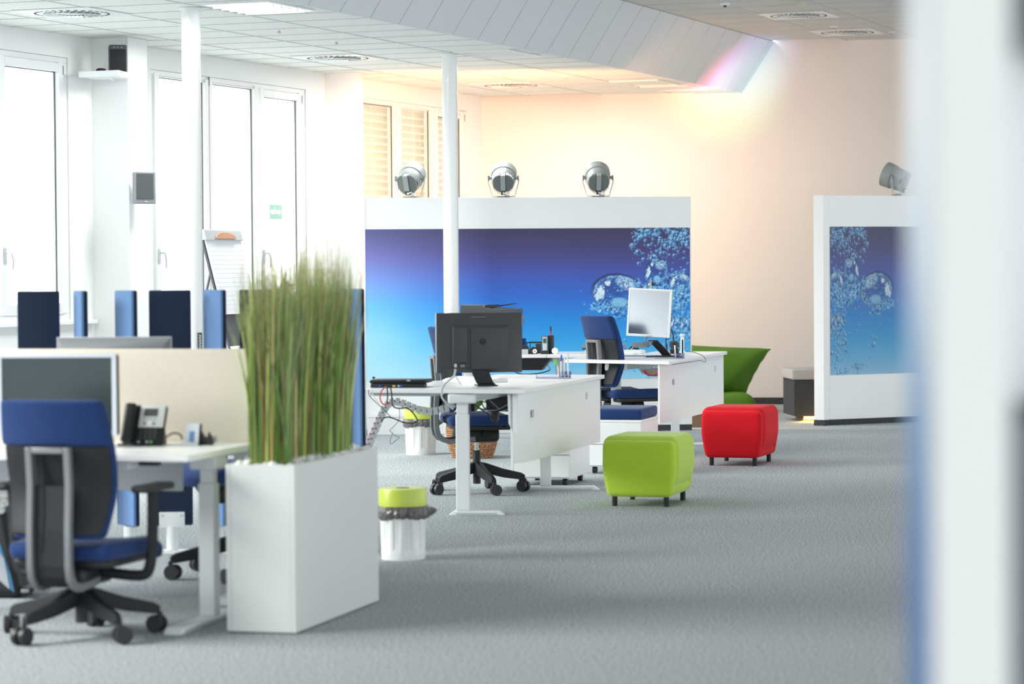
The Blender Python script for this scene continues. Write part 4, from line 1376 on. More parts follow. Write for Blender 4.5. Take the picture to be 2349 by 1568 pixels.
# monitor beyond the divider, back to us
q_ = PY(261, 774, 12.25)
t = empty('monitor', (q_.x, 12.25, ZD), R(-3), 'grey monitor back showing its top edge above the cream divider', 'monitor')
z1 = q_.z - ZD
bk = MB()
mw = 0.256
bk.v += [(-mw, 0, z1 - .34), (mw, 0, z1 - .34), (mw, 0, z1), (-mw, 0, z1), (-mw + .045, -0.03, z1 - .31), (mw - .045, -0.03, z1 - .31), (mw - .045, -0.03, z1 - 0.055), (-mw + .045, -0.03, z1 - 0.055)]
bk.f += [(0, 1, 5, 4), (1, 2, 6, 5), (2, 3, 7, 6), (3, 0, 4, 7), (4, 5, 6, 7), (3, 2, 1, 0)]
obj('back_cover', bk, M['mgrey'], t)
obj('bezel', MB().rbox(-mw - .002, mw + .002, 0.0005, 0.02, z1 - .342, z1 + .003, 0.004, 2), M['silver'], t)
obj('stand', MB().bx(-0.04, 0.04, -0.055, -0.031, 0.012, z1 - 0.12), M['mgrey'], t, bevel=0.004)
obj('stand_foot', MB().rbox(-0.13, 0.13, -0.14, 0.08, 0, 0.012, 0.005, 2), M['mgrey'], t)

# upright square monitor on the far desk
Yf = 21.35
q_ = PY(1480, 772, Yf)
t = empty('monitor', (q_.x + 0.02, Yf, ZM), R(-14), 'square white-framed monitor turned upright on the far desk', 'monitor')
tiltm = Matrix.Translation((0, 0, q_.z - ZM)) @ Matrix.Rotation(R(-4.5), 4, 'X') @ Matrix.Rotation(R(3.0), 4, 'Y')
zz = 0.375
hw = 0.172


def tf(mb, Mx=tiltm):
    mb.v = [tuple(Mx @ Vector(p)) for p in mb.v]
    return mb


fr = MB().bx(-hw, hw, 0, 0.014, zz - 0.016, zz).bx(-hw, hw, 0, 0.014, 0, 0.020).bx(-hw, -hw + .016, 0, 0.014, .020, zz - .016).bx(hw - .018, hw, 0, 0.014, .020, zz - .016)
obj('bezel', tf(fr), M['white'], t, bevel=0.002)
obj('screen', tf(MB().bx(-hw + .016, hw - .018, 0.004, 0.008, .020, zz - .016)), M['screen_g'], t)
obj('housing', tf(MB().rbox(-hw + .003, hw - .003, 0.0145, 0.055, .004, zz - .004, 0.012, 3)), M['dgrey'], t)
st = MB()
for (x, y, z) in [(0.03, 0.05, 0.13), (0.06, 0.08, 0.09), (0.10, 0.10, 0.045), (0.13, 0.11, 0.006)]:
    st.v += [(x - 0.035, y, z), (x + 0.035, y, z), (x + 0.035, y + 0.02, z + 0.003), (x - 0.035, y + 0.02, z + 0.003)]
for i in range(3):
    b = i * 4
    st.f += [(b + k, b + (k + 1) % 4, b + 4 + (k + 1) % 4, b + 4 + k) for k in range(4)]
st.f += [(3, 2, 1, 0), (12, 13, 14, 15)]
obj('stand', st, M['black'], t)
obj('stand_foot', MB().rbox(-0.02, 0.20, 0.02, 0.20, 0, 0.010, 0.004, 2), M['black'], t)
obj('speaker_bar', MB().bx(-0.13, 0.0, 0.03, 0.06, 0.075, 0.115), M['mgrey'], t, bevel=0.003)
wc = tiltm @ Vector((-0.005, 0.02, zz))
t = empty('webcam', (t.matrix_basis @ wc), R(-30), 'small silver webcam clipped on top of the upright square monitor', 'webcam')
obj('body', MB().cyl((-0.020, -0.005, 0.030), (0.012, 0.0, 0.034), 0.013), M['silver'], t)
obj('lens_hood', MB().cyl((-0.024, -0.006, 0.030), (-0.0205, -0.005, 0.030), 0.014), M['black'], t)
obj('rear_cap', MB().cyl((0.0125, 0, 0.034), (0.030, 0.003, 0.036), 0.012), M['black'], t)
obj('clip', MB().cyl((0, 0, 0.0005), (0, 0, 0.021), 0.005), M['silver'], t)

# ------------------------------------------------------------------ things on the nearest desk
q_ = P(328, 1022, ZD)
t = empty('desk_phone', (q_.x, q_.y - 0.02, ZD), R(-10), 'black desk phone with pale screen panel on the nearest desk', 'telephone')
tl = Matrix.Translation((0, 0.0, 0.006)) @ Matrix.Rotation(R(62), 4, 'X')
k = lambda mb: tf(mb, tl)
obj('body', k(MB().rbox(-0.088, 0.082, 0.0, 0.185, -0.03, 0.0, 0.01, 3)), M['black2'], t)
obj('rest', MB().ext([(-0.06, 0.06, 0.0), (-0.06, 0.15, 0.0), (-0.06, 0.11, 0.12)], (0.12, 0, 0)), M['black'], t)
hs = obj('handset', k(MB().rbox(-0.092, -0.042, 0.004, 0.182, 0.002, 0.034, 0.014, 4, fn=lambda v: Vector((v.x, v.y, v.z + 0.012 * (abs(v.y - 0.093) / 0.09) ** 2 * (v.z < 0.018) * -1 + 0.0)), mid=6)), M['black'], t)
fp = obj('face_panel', k(MB().rbox(-0.028, 0.080, 0.078, 0.180, 0.0005, 0.005, 0.002, 2)), M['facegrey'], t)
obj('display', k(MB().bx(-0.010, 0.050, 0.128, 0.164, 0.005, 0.006)), M['dgrey'], fp)
for i in range(4):
    obj('soft_key', k(MB().bx(-0.010 + i * 0.016, -0.001 + i * 0.016, 0.115, 0.119, 0.005, 0.0065)), M['mgrey'], fp)
obj('navigation_pad', k(MB().cyl((0.020, 0.096, 0.005), (0.020, 0.096, 0.0075), 0.011, n=20)), M['white'], fp)
obj('soft_key', k(MB().bx(-0.006, 0.002, 0.088, 0.103, 0.005, 0.0065)), M['mgrey'], fp)
obj('soft_key', k(MB().bx(0.034, 0.042, 0.088, 0.103, 0.005, 0.0065)), M['mgrey'], fp)
for r in range(4):
    for c in range(4):
        obj('key', k(MB().bx(-0.020 + c * 0.020, -0.006 + c * 0.020, 0.024 + r * 0.013, 0.032 + r * 0.013, 0.0, 0.003)), M['dgrey'], t)
for c, m_ in enumerate(('silver', 'black', 'silver', 'greenp')):
    obj('call_key', k(MB().cyl((-0.018 + c * 0.018, 0.012, 0.0), (-0.018 + c * 0.018, 0.012, 0.003), 0.0055, n=14)), M[m_], t)
px_tube([(270, 1020, 11.0), (285, 1019, 11.0), (300, 1020, 11.05)], 11.0, 0.006, 'black', 'short black cable lying left of the desk phone')
px_tube([(378, 1005, 11.2), (392, 995, 11.2), (402, 993, 11.2), (414, 997, 11.2), (418, 1008, 11.2)], 11.2, 0.004, 'black', 'black phone cable arching between desk phone and card holder')
q_ = P(440, 1021, ZD)
t = empty('card_holder', (q_.x, q_.y, ZD), R(-10), 'small stand holding pale blue cards beside the desk phone', 'card holder')
obj('base', MB().rbox(-0.045, 0.045, -0.02, 0.05, 0, 0.008, 0.003, 2), M['black'], t)
obj('ledge', MB().rbox(-0.044, 0.034, -0.024, -0.0205, 0.001, 0.014, 0.0015, 2), M['silver'], t)
obj('card_stack', MB().ext([(-0.03, 0.0, 0.012), (-0.03, 0.012, 0.012), (-0.03, 0.035, 0.088), (-0.03, 0.022, 0.090)], (0.058, 0, 0)), M['bezel'], t)
obj('card_print', MB().ext([(-0.012, -0.0005, 0.016), (-0.012, 0.0125, 0.058), (-0.012, 0.0105, 0.058), (-0.012, -0.0025, 0.016)], (0.02, 0, 0)), M['bluel'], t)
obj('side_plate', MB().ext([(0.0285, 0.0, 0.009), (0.0285, 0.045, 0.009), (0.0285, 0.042, 0.088), (0.0285, 0.022, 0.088)], (0.004, 0, 0)), M['black'], t)
q_ = P(462, 1021, ZD)
t = empty('tape_dispenser', (q_.x + 0.012, q_.y + 0.012, ZD), R(-10), 'small black tape dispenser right of the pale card holder', 'tape dispenser')
obj('body', MB().ext([(-0.022, 0, 0), (0.032, 0, 0), (0.030, 0, 0.02), (0.016, 0, 0.055), (0.010, 0, 0.03), (-0.004, 0, 0.036), (-0.018, 0, 0.058)], (0, 0.03, 0)), M['black'], t, bevel=0.002)
obj('roll', MB().cyl((0.028, 0.031, 0.022), (0.028, 0.045, 0.022), 0.016, n=20), M['silver'], t)

# ------------------------------------------------------------------ planter with grass
PF, PFR, PBR = P(519.3, 1451.4), P(678.8, 1455), P(869.3, 1379.6)
pc = Vector((PFR.x, PFR.y))
pd = (Vector((PBR.x, PBR.y)) - pc)
pl_, pdir = pd.length, pd.normalized()
pdw = Vector((-pdir.y, pdir.x))
ppw = 0.29
pang = math.atan2(-pdir.x, pdir.y)
HP_ = 0.672
t = empty('planter', (pc.x, pc.y, 0), pang, 'tall white box planter filled with white pebbles and grass', 'planter')
th = 0.018                                     # local: x from -ppw to 0, y from 0 to pl_
obj('side_board', MB().bx(-th, 0, 0.0, pl_, 0.006, HP_), M['planter'], t, bevel=0.0015)
obj('side_board', MB().bx(-ppw, -ppw + th, 0.0, pl_, 0.006, HP_), M['planter'], t, bevel=0.0015)
obj('end_board', MB().bx(-ppw + th + .0005, -th - .0005, 0.001, th, 0.006, HP_ - .0005), M['planter'], t, bevel=0.0015)
obj('end_board', MB().bx(-ppw + th + .0005, -th - .0005, pl_ - th, pl_ - .001, 0.006, HP_ - .0005), M['planter'], t, bevel=0.0015)
obj('plinth', MB().bx(-ppw + 0.01, -0.01, 0.01, pl_ - 0.01, 0, 0.006), M['seal'], t)
obj('soil_tray', MB().bx(-ppw + th, -th, th, pl_ - th, HP_ - 0.06, HP_ - 0.03), M['black2'], t)
pm_ = []
for kx in range(4):
    m_ = MB()
    g = random.Random(kx)
    m_.rbox(-0.021, 0.021, -0.017, 0.017, -0.013, 0.013, 0.013, 2, fn=lambda v: Vector((v.x * (1 + .25 * math.sin(v.y * 90 + kx)), v.y, v.z * (1 + .3 * math.sin(v.x * 80 + kx)))), mid=0)
    pm_.append(m_.mesh('pebble', M['pebble'], 80, True))
g = random.Random(5)
cnt = 0
for iy in range(34):
    for ix in range(7):
        x = -ppw + th + 0.02 + ix * 0.036 + g.uniform(-.006, .006)
        y = th + 0.02 + iy * 0.031 + g.uniform(-.006, .006)
        edge = ix in (0, 6) or iy < 2 or iy > 32
        if x > -th - 0.018 or y > pl_ - th - 0.012:
            continue
        o = bpy.data.objects.new('pebble', g.choice(pm_))
        COL.objects.link(o)
        o.parent = t
        s = g.uniform(.8, 1.25)
        o.scale = (s, s, s)
        o.location = (x, y, HP_ - 0.014 + g.uniform(-.004, .010) + (0.012 if not edge else 0.0))
        o.rotation_euler = (g.uniform(-.5, .5), g.uniform(-.5, .5), g.uniform(0, 6.28))
        cnt += 1
# grass
gt = empty('ornamental_grass', (pc.x, pc.y, HP_ - 0.03), pang, 'tall green and straw-coloured grass growing in the white planter', 'grass')
M['grass'] = vcol_mat('grass_blade', 0.55)
pal = [(0.13, 0.28, 0.035), (0.22, 0.38, 0.06), (0.06, 0.14, 0.025), (0.40, 0.48, 0.11), (0.55, 0.53, 0.24), (0.22, 0.11, 0.05), (0.15, 0.24, 0.09), (0.32, 0.18, 0.09)]
wts = [24, 22, 14, 16, 10, 7, 10, 4]


def grass_tuft(cx0, cy0, rx, ry, nbl, seed):
    g = random.Random(seed)
    vs, fs, cs = [], [], []
    for b in range(nbl):
        x = cx0 + g.uniform(-rx, rx)
        y = cy0 + g.uniform(-ry, ry)
        ln = g.triangular(0.52, 0.92, 0.70)
        az = g.uniform(0, math.tau)
        ln_out = g.uniform(0.0, 0.075) + (0.05 if g.random() < .2 else 0)
        dx, dy = math.cos(az) * ln_out + (x - cx0) * 0.22, math.sin(az) * ln_out + (y - cy0) * 0.15
        w = g.uniform(0.0022, 0.0052)
        wa = g.uniform(0, math.pi)
        wx, wy = math.cos(wa) * w, math.sin(wa) * w
        col = g.choices(pal, wts)[0]
        k = g.uniform(.85, 1.45)
        n = 7
        b0 = len(vs)
        for i in range(n + 1):
            s = i / n
            h = ln * s
            px_, py_ = x + dx * (s ** 1.8), y + dy * (s ** 1.8)
            ww = (1 - s ** 3) * 0.9 + 0.1
            vs.append((px_ - wx * ww, py_ - wy * ww, h))
            vs.append((px_ + wx * ww, py_ + wy * ww, h))
            tip = s * s * 0.45
            c = [min(1, k * (col[j] * (1 - tip) + (0.42, 0.42, 0.20)[j] * tip)) for j in range(3)]
            cs += [(*c, 1)] * 2
        for i in range(n):
            a = b0 + 2 * i
            fs.append((a, a + 1, a + 3, a + 2))
        if g.random() < 0.16:                   # feathery seed head
            hx, hy, hz_ = x + dx, y + dy, ln
            for q in range(9):
                a0 = g.uniform(0, math.tau)
                zz_ = hz_ - 0.09 + q * 0.016
                l_ = g.uniform(0.010, 0.022) * (1 - q / 14)
                b0 = len(vs)
                ex, ey = math.cos(a0) * l_, math.sin(a0) * l_
                vs += [(hx - .0015, hy, zz_), (hx + .0015, hy, zz_), (hx + ex, hy + ey, zz_ + 0.022)]
                fs.append((b0, b0 + 1, b0 + 2))
                cs += [(0.50, 0.46, 0.24, 1)] * 3
    me = bpy.data.meshes.new('grass_tuft')
    me.from_pydata(vs, [], fs)
    me.materials.append(M['grass'])
    a = me.color_attributes.new('tint', 'FLOAT_COLOR', 'POINT')
    a.data.foreach_set('color', [v for c in cs for v in c])
    return me


for i in range(9):
    cy0 = 0.10 + i * (pl_ - 0.20 - 0.10) / 8
    o = bpy.data.objects.new('grass_tuft', grass_tuft(-ppw / 2 + random.uniform(-.03, .03), cy0, 0.085, 0.055, 230, 40 + i))
    COL.objects.link(o)
    o.parent = gt
    o['kind'] = 'stuff'


# ------------------------------------------------------------------ waste bins
def bin_(px, py, r, h, label, lidh=0.085):
    p = P(px, py)
    t = empty('waste_bin', (p.x, p.y + r, 0), 0, label, 'waste bin', 'white waste bins with lime lids')
    nf, n = 12, 144
    prof = []
    m_ = MB()
    zs = [0.0, 0.012, 0.05, 0.06, h - 0.16, h - 0.15, h - 0.07]
    for z in zs:
        rr = r * (0.92 + 0.08 * z / h)
        for i in range(n):
            a = math.tau * i / n
            f = abs(((i * nf / n) % 1) - .5)
            dent = 0.006 * (f < 0.26) * (0.055 < z < h - 0.152)
            m_.v.append(((rr - dent) * math.cos(a), (rr - dent) * math.sin(a), z))
    for j in range(len(zs) - 1):
        m_.f += [(j * n + i, j * n + (i + 1) % n, (j + 1) * n + (i + 1) % n, (j + 1) * n + i) for i in range(n)]
    m_.f.append(tuple(range(n))[::-1])
    obj('body', m_, M['binbody'], t, ang=60)
    lid = MB().lathe([(r * 1.0, h - lidh), (r * 1.02, h - lidh), (r * 1.02, h - 0.012), (r * 0.98, h), (r * 0.85, h + 0.002), (r * 0.30, h + 0.001), (r * 0.27, h - 0.006)], 48)
    obj('lid', lid, M['binlid'], t, ang=50)
    obj('lid_hole', MB().lathe([(0.0005, h + 0.0022), (r * 0.30, h + 0.0022), (r * 0.30, h + 0.0012)], 24), M['seal'], t)
    ln = MB()
    n = 60
    g = random.Random(int(px))
    rows = 7
    ph = [g.uniform(-1, 1) for _ in range(n)]
    for j in range(rows):
        s = j / (rows - 1)
        for i in range(n):
            a = math.tau * i / n
            rr = r * 1.015 + 0.010 * math.sin(math.pi * s) + 0.004 * ph[i] * (s > .1) + 0.003 * math.sin(i * 1.9 + j * 2.3)
            bulge = 0.045 * math.exp(-((a - 0.12 + (a > math.pi) * -math.tau) / 0.22) ** 2) * math.sin(math.pi * min(1, s * 1.05))
            ln.v.append(((rr + bulge) * math.cos(a), (rr + bulge) * math.sin(a), h - lidh - 0.001 - s * 0.062 + 0.006 * math.sin(a * 3) * s - 0.010 * s * ph[i] * .4))
    for j in range(rows - 1):
        ln.f += [(j * n + (i + 1) % n, j * n + i, (j + 1) * n + i, (j + 1) * n + (i + 1) % n) for i in range(n)]
    obj('liner', ln, M['linen'], t, ang=20)
    return t


b1 = bin_(923, 1286, 0.118, (1286 - 1123) / 6300 * 13.6, 'white waste bin with lime lid, nearest, beside the white planter')
b2 = bin_(964, 1044, 0.125, (1043 - 938) / 6300 * 21.3 + 0.01, 'white waste bin with lime lid behind the cables of the middle desk')


# ------------------------------------------------------------------ cushioned cube stools
def stool(fl, fr_, ang, fab, label, w=0.465, d=0.60, h=0.425):
    a, b = P(*fl), P(*fr_)
    c = (Vector(a[:2]) + Vector(b[:2])) / 2
    dr = Vector((-math.sin(ang), math.cos(ang)))
    ctr = c + dr * 0.23
    t = empty('cube_stool', (ctr.x, ctr.y, 0), ang, label, 'stool')
    hd = d / 2
    zb = 0.058

    def taper(v):
        k = (v.z - zb) / (h - zb)
        bul = 1 + 0.02 * math.sin(math.pi * max(0, min(1, k)))
        s = (0.90 + 0.10 * min(1, k * 2.2)) * bul
        return Vector((v.x * s, v.y * (0.94 + 0.06 * min(1, k * 2)) , v.z))
    # wrapping band: front, base and back as one U
    wv = w / 2 - 0.012
    obj('front_pad', MB().rbox(-wv, wv, -hd, -hd + 0.088, zb, h - 0.026, 0.034, 5, fn=taper, mid=6), M[fab], t)
    obj('back_pad', MB().rbox(-wv, wv, hd - 0.088, hd, zb, h - 0.026, 0.034, 5, fn=taper, mid=6), M[fab], t)
    obj('base_pad', MB().rbox(-wv, wv, -hd + 0.004, hd - 0.004, zb, zb + 0.075, 0.034, 5, fn=taper, mid=6), M[fab], t)
    # block nested in it
    obj('seat_block', MB().rbox(-w / 2, w / 2, -hd + 0.040, hd - 0.040, zb + 0.055, h, 0.056, 6, fn=taper, mid=6), M[fab], t)
    for sx in (-1, 1):
        for sy in (-1, 1):
            obj('leg', MB().cyl((sx * 0.16, sy * 0.23, 0), (sx * 0.16, sy * 0.23, zb + 0.012), 0.0165, n=16), M['black2'], t)
    return t


stool((1409, 1160), (1530, 1161), R(-16), 'lime', 'lime green cube stool with short black legs, nearer of two')
stool((1631, 1067), (1733, 1068), R(-18), 'red', 'red cube stool with short black legs behind the lime one')

# ------------------------------------------------------------------ pedestals


def pedestal(x, y, rz, label, w=0.40, d=0.56, h=0.36):
    t = empty('drawer_pedestal', (x, y, 0), rz, label, 'drawer unit', 'white drawer units with blue seat pads')
    obj('carcass', MB().bx(-w / 2, w / 2, 0, d, 0.05, h), M['white'], t, bevel=0.003)
    obj('top_board', MB().bx(-w / 2 - 0.004, w / 2 + 0.004, -0.006, d + 0.004, h + 0.0005, h + 0.018), M['white'], t, bevel=0.002)
    for k in range(2):
        z = 0.06 + k * (h - 0.06) / 2
        dr = obj('drawer', MB().bx(-w / 2 + 0.02, w / 2 - 0.002, -0.016, -0.0005, z, z + (h - 0.06) / 2 - 0.008), M['white'], t, bevel=0.002)
        obj('grip_edge', MB().bx(-w / 2 + 0.0, -w / 2 + 0.018, -0.016, -0.0005, z, z + (h - 0.06) / 2 - 0.008), M['whitem'], dr)
    obj('cushion', MB().rbox(-w / 2, w / 2, 0.0, d, h + 0.0185, h + 0.095, 0.022, 4), M['blue'], t)
    for sx in (-1, 1):
        for y_ in (0.07, d - 0.07):
            obj('caster', MB().cyl((sx * (w / 2 - 0.05) - 0.014, y_, 0.024), (sx * (w / 2 - 0.05) + 0.014, y_, 0.024), 0.024, n=16).cyl((sx * (w / 2 - 0.05), y_, 0.03), (sx * (w / 2 - 0.05), y_, 0.05), 0.01, n=8), M['black'], t)
    return t


q_ = P(1240, 1112)
pedestal(PY(1240, 1000, 18.15).x, 18.15, R(-15), 'white drawer unit with blue pad under the middle desk, behind its hanging panel')
pedestal(PY(1407, 1000, 19.15).x, 19.15, R(-15), 'white drawer unit with blue pad between the middle and far desks')

# ------------------------------------------------------------------ things on and under the middle desk
q_ = P(912, 889, ZM)
t = empty('laptop_dock', (q_.x, q_.y, ZM), UA * 0.6, 'dark closed laptop on its dock at the left end of the middle desk', 'laptop')
obj('dock', MB().rbox(-0.165, 0.165, 0.0, 0.07, 0, 0.024, 0.006, 2), M['black'], t)
obj('laptop', MB().rbox(-0.172, 0.168, 0.012, 0.24, 0.0245, 0.046, 0.008, 2), M['black2'], t)
obj('hinge', MB().rbox(0.055, 0.075, 0.006, 0.0115, 0.038, 0.047, 0.0015, 2), M['silver'], t)
for x, m_ in ((-0.115, 'bluep'), (-0.03, 'yellow'), (0.0, 'silver'), (0.012, 'bluep')):
    obj('port', MB().bx(x, x + 0.016, -0.0015, -0.0002, 0.006, 0.016), M[m_], t)
q_ = P(858, 887, ZM)
t = empty('adapter_plug', (q_.x, q_.y - 0.03, ZM), UA, 'small upright white plug in front of the dark closed laptop', 'plug')
obj('body', MB().rbox(-0.011, 0.011, -0.01, 0.01, 0, 0.05, 0.003, 2), M['silver'], t)
obj('jack', MB().rbox(-0.007, 0.007, -0.008, 0.008, 0.0505, 0.062, 0.002, 2), M['black'], t)

Yc = 16.0
px_tube([(886, 886), (876, 895), (872, 908), (874, 920), (882, 928), (894, 922)], Yc, 0.0035, 'redp', 'red cable looping down from the dark closed laptop')
px_tube([(888, 889), (889, 902), (889, 912), (888, 925)], Yc, 0.004, 'black', 'short black cable hanging straight beside the red looping cable')
px_tube([(896, 889), (898, 900), (899, 915), (900, 928), (908, 935), (920, 936), (935, 936), (950, 950), (957, 965), (945, 970), (925, 968), (905, 960), (890, 956), (878, 960), (874, 968)], Yc, 0.004, 'black', 'thick black cable looping in front of the rear waste bin')
px_tube([(854, 892), (856, 905), (864, 918), (872, 925)], Yc + .1, 0.0025, 'cable', 'thin white cable hanging from the plug at the middle desk end')
px_tube([(845, 894), (848, 908), (862, 922), (880, 938), (896, 956)], Yc + .15, 0.0022, 'black', 'thin black cable slanting down from the middle desk end')
px_tube([(916, 936), (916, 960), (903, 978), (894, 986), (897, 990), (908, 1000), (916, 1003), (905, 1012), (896, 1018), (895, 1010), (900, 994)], Yc + 1.0, 0.0022, 'mgrey', 'thin tangled grey cable dangling left of the rear waste bin')
px_tube([(1045, 846), (1043, 858), (1040, 864), (1022, 878), (1015, 890), (1013, 905), (1016, 915), (1028, 928), (1040, 938)], 15.86, 0.006, 'silver', 'grey sheathed cable bundle from the dark-backed monitor over the desk edge')
px_tube([(1045, 862), (1053, 875), (1058, 882)], 15.95, 0.004, 'cable', 'white lead lying on the desk below the dark-backed monitor')
px_tube([(1085, 922), (1100, 936), (1118, 948), (1132, 962), (1150, 978), (1170, 982), (1190, 976)], 16.6, 0.004, 'black', 'black cable sagging across the blue seat under the middle desk')
px_tube([(1190, 920), (1178, 930), (1170, 950), (1166, 972), (1160, 980), (1150, 980)], 16.7, 0.0035, 'black', 'black cable hanging by the hanging panel of the middle desk')
px_tube([(1150, 930), (1128, 938), (1125, 946), (1135, 962), (1148, 978)], 16.8, 0.0028, 'mgrey', 'thin grey cable crossing the blue seat at the middle desk')
# plastic cable chain
pth = [(1040, 925), (1030, 934), (1018, 937), (1005, 941), (992, 943), (979, 943), (966, 941), (953, 937), (941, 932), (929, 927), (917, 922), (905, 920), (893, 924), (884, 934), (878, 946), (872, 958), (867, 970), (862, 982), (857, 994), (852, 1006), (847, 1018), (842, 1032), (837, 1048), (832, 1066)]
pts = [PY(x, y, 16.2) for x, y in pth]
t = empty('cable_chain', (pts[0].x, pts[0].y, pts[0].z), 0, 'grey jointed cable chain hanging under the left part of the middle desk', 'cable chain')
for i in range(len(pts) - 1):
    a, b = pts[i] - pts[0], pts[i + 1] - pts[0]
    d = (b - a)
    ln_ = d.length * 0.86
    d.normalize()
    side = Vector((-d.z, 0, d.x)) * 0.024
    dep = Vector((0, 0.03, 0))
    m_ = MB().ext([a + side - dep / 2, a + side * .85 + d * ln_ - dep / 2, a - side * .85 + d * ln_ - dep / 2, a - side - dep / 2], dep)
    obj('chain_link', m_, M['chain'], t, bevel=0.003)
obj('inner_cable', MB().tube([p - pts[0] for p in pts], 0.008, 8), M['black'], t)
for i in range(15, 22):
    p = pts[i] - pts[0]
    obj('cable_tie', MB().bx(p.x - 0.026, p.x - 0.012, p.y - 0.020, p.y - 0.0165, p.z - 0.003, p.z + 0.003), M['redp'], t)

# black cable net with adapters under the desk
q_ = PY(1165, 925, 16.9)
t = empty('cable_net', (q_.x, q_.y, q_.z), UA, 'black net of adapters and cables under the middle desk top', 'cable net')
obj('tray', MB().rbox(-0.09, 0.10, -0.2, 0.5, -0.04, 0.045, 0.02, 3), M['black'], t)
for i in range(6):
    yy = -0.205 + 0.002 * i
    obj('wire_loop', MB().tube([(-0.15 + i * 0.03, yy, 0.03), (-0.12 + i * 0.04, yy - .01, -0.02 - 0.008 * (i % 3)), (-0.02 + i * 0.02, yy - .01, -0.03), (0.08, yy, 0.02 - 0.01 * i)], 0.004, 6), M['black' if i % 3 else 'mgrey'], t)
obj('adapter', MB().rbox(-0.06, -0.02, -0.19, -0.13, -0.10, -0.03, 0.008, 2), M['black'], t)

# keyboard, paper, pen stand
def keyboard(px, py, ang, label, z=ZM, w=0.43):
    q = P(px, py, z)
    t = empty('keyboard', (q.x, q.y, z), ang, label, 'keyboard')
    obj('base', MB().ext([(-w / 2, 0, 0), (-w / 2, 0, 0.012), (-w / 2, 0.15, 0.026), (-w / 2, 0.15, 0)], (w, 0, 0)), M['white'], t, bevel=0.003)
    ks = MB()
    for r in range(5):
        for c in range(20):
            x0 = -w / 2 + 0.012 + c * (w - 0.024) / 20
            y0 = 0.012 + r * 0.026
            zt = 0.0125 + 0.014 * y0 / 0.15
            ks.bx(x0, x0 + 0.016, y0, y0 + 0.021, zt, zt + 0.006)
    obj('keys', ks, M['white'], t, kind='stuff')
    return t


keyboard(1070, 876, UA - math.pi / 2 + R(60), 'white keyboard behind the dark-backed monitor on the middle desk')
q_ = P(1250, 876, ZM)
t = empty('leaflet', (q_.x, q_.y, ZM), R(20), 'small printed leaflet beside the clear pen stand, middle desk', 'paper')
obj('sheet', MB().bx(-0.07, 0.07, 0.0, 0.16, 0, 0.001), M['paper'], t)
obj('picture', MB().bx(-0.05, 0.03, 0.06, 0.14, 0.001, 0.0015), M['bezel'], t)


def pen_stand(px, py, ang, label, pens, clip=True):
    q = P(px, py, ZM)
    t = empty('pen_stand', (q.x, q.y, ZM), ang, label, 'pen stand')
    obj('tray', MB().bx(-0.16, 0.06, 0, 0.10, 0, 0.006).bx(-0.16, 0.06, 0, 0.003, 0.006, 0.02).bx(-0.16, -0.157, 0, 0.1, 0.006, 0.02), M['acryl'], t)
    for x0, y0 in ((-0.01, 0.005), (0.027, 0.005), (-0.01, 0.05), (0.027, 0.05)):
        m_ = MB()
        x1, y1 = x0 + 0.032, y0 + 0.04
        for a in ((x0, x0 + .002, y0, y1), (x1 - .002, x1, y0, y1), (x0, x1, y0, y0 + .002), (x0, x1, y1 - .002, y1)):
            m_.bx(*a, 0.0065, 0.045)
        obj('compartment', m_, M['acryl'], t)
    for i, (x, y, lx, ly, h, body, cap) in enumerate(pens):
        pn = empty('pen', (t.location.x, t.location.y, ZM), ang, ('%s pen standing in the %s' % (cap[0], label)), 'pen')
        p0, p1 = Vector((x, y, 0.0075)), Vector((x + lx, y + ly, h))
        md = p0.lerp(p1, 0.72)
        obj('barrel', MB().cyl(p0, md, 0.0055, n=12), M[body], pn)
        obj('cap', MB().cyl(md, p1, 0.0063, 0.0055, n=12), M[cap[1]], pn)
    return t


pen_stand(1287, 868, R(-5), 'clear acrylic pen stand on the middle desk', [(-0.002, 0.02, 0.004, 0, 0.150, 'white', ('blue-capped', 'bluep')), (0.017, 0.025, 0.002, 0, 0.135, 'white', ('plain white', 'white')), (0.045, 0.02, -0.004, 0, 0.165, 'white', ('pale round-tipped', 'cable'))])
q_ = PY(1281, 832, P(1287, 868, ZM).y + 0.02)
cl_ = P(1270, 868, ZM)
t = empty('marker', (q_.x - 0.004, q_.y, ZM), 0, 'green-topped marker leaning in the clear pen stand, middle desk', 'marker')
obj('barrel', MB().cyl((0.006, 0.0, 0.0075), (-0.002, 0, 0.082), 0.004, n=10), M['white'], t)
obj('top', MB().bx(-0.012, 0.012, -0.004, 0.004, 0.082, 0.122, Matrix.Rotation(R(-8), 4, 'Y')), M['greenp'], t, bevel=0.003)

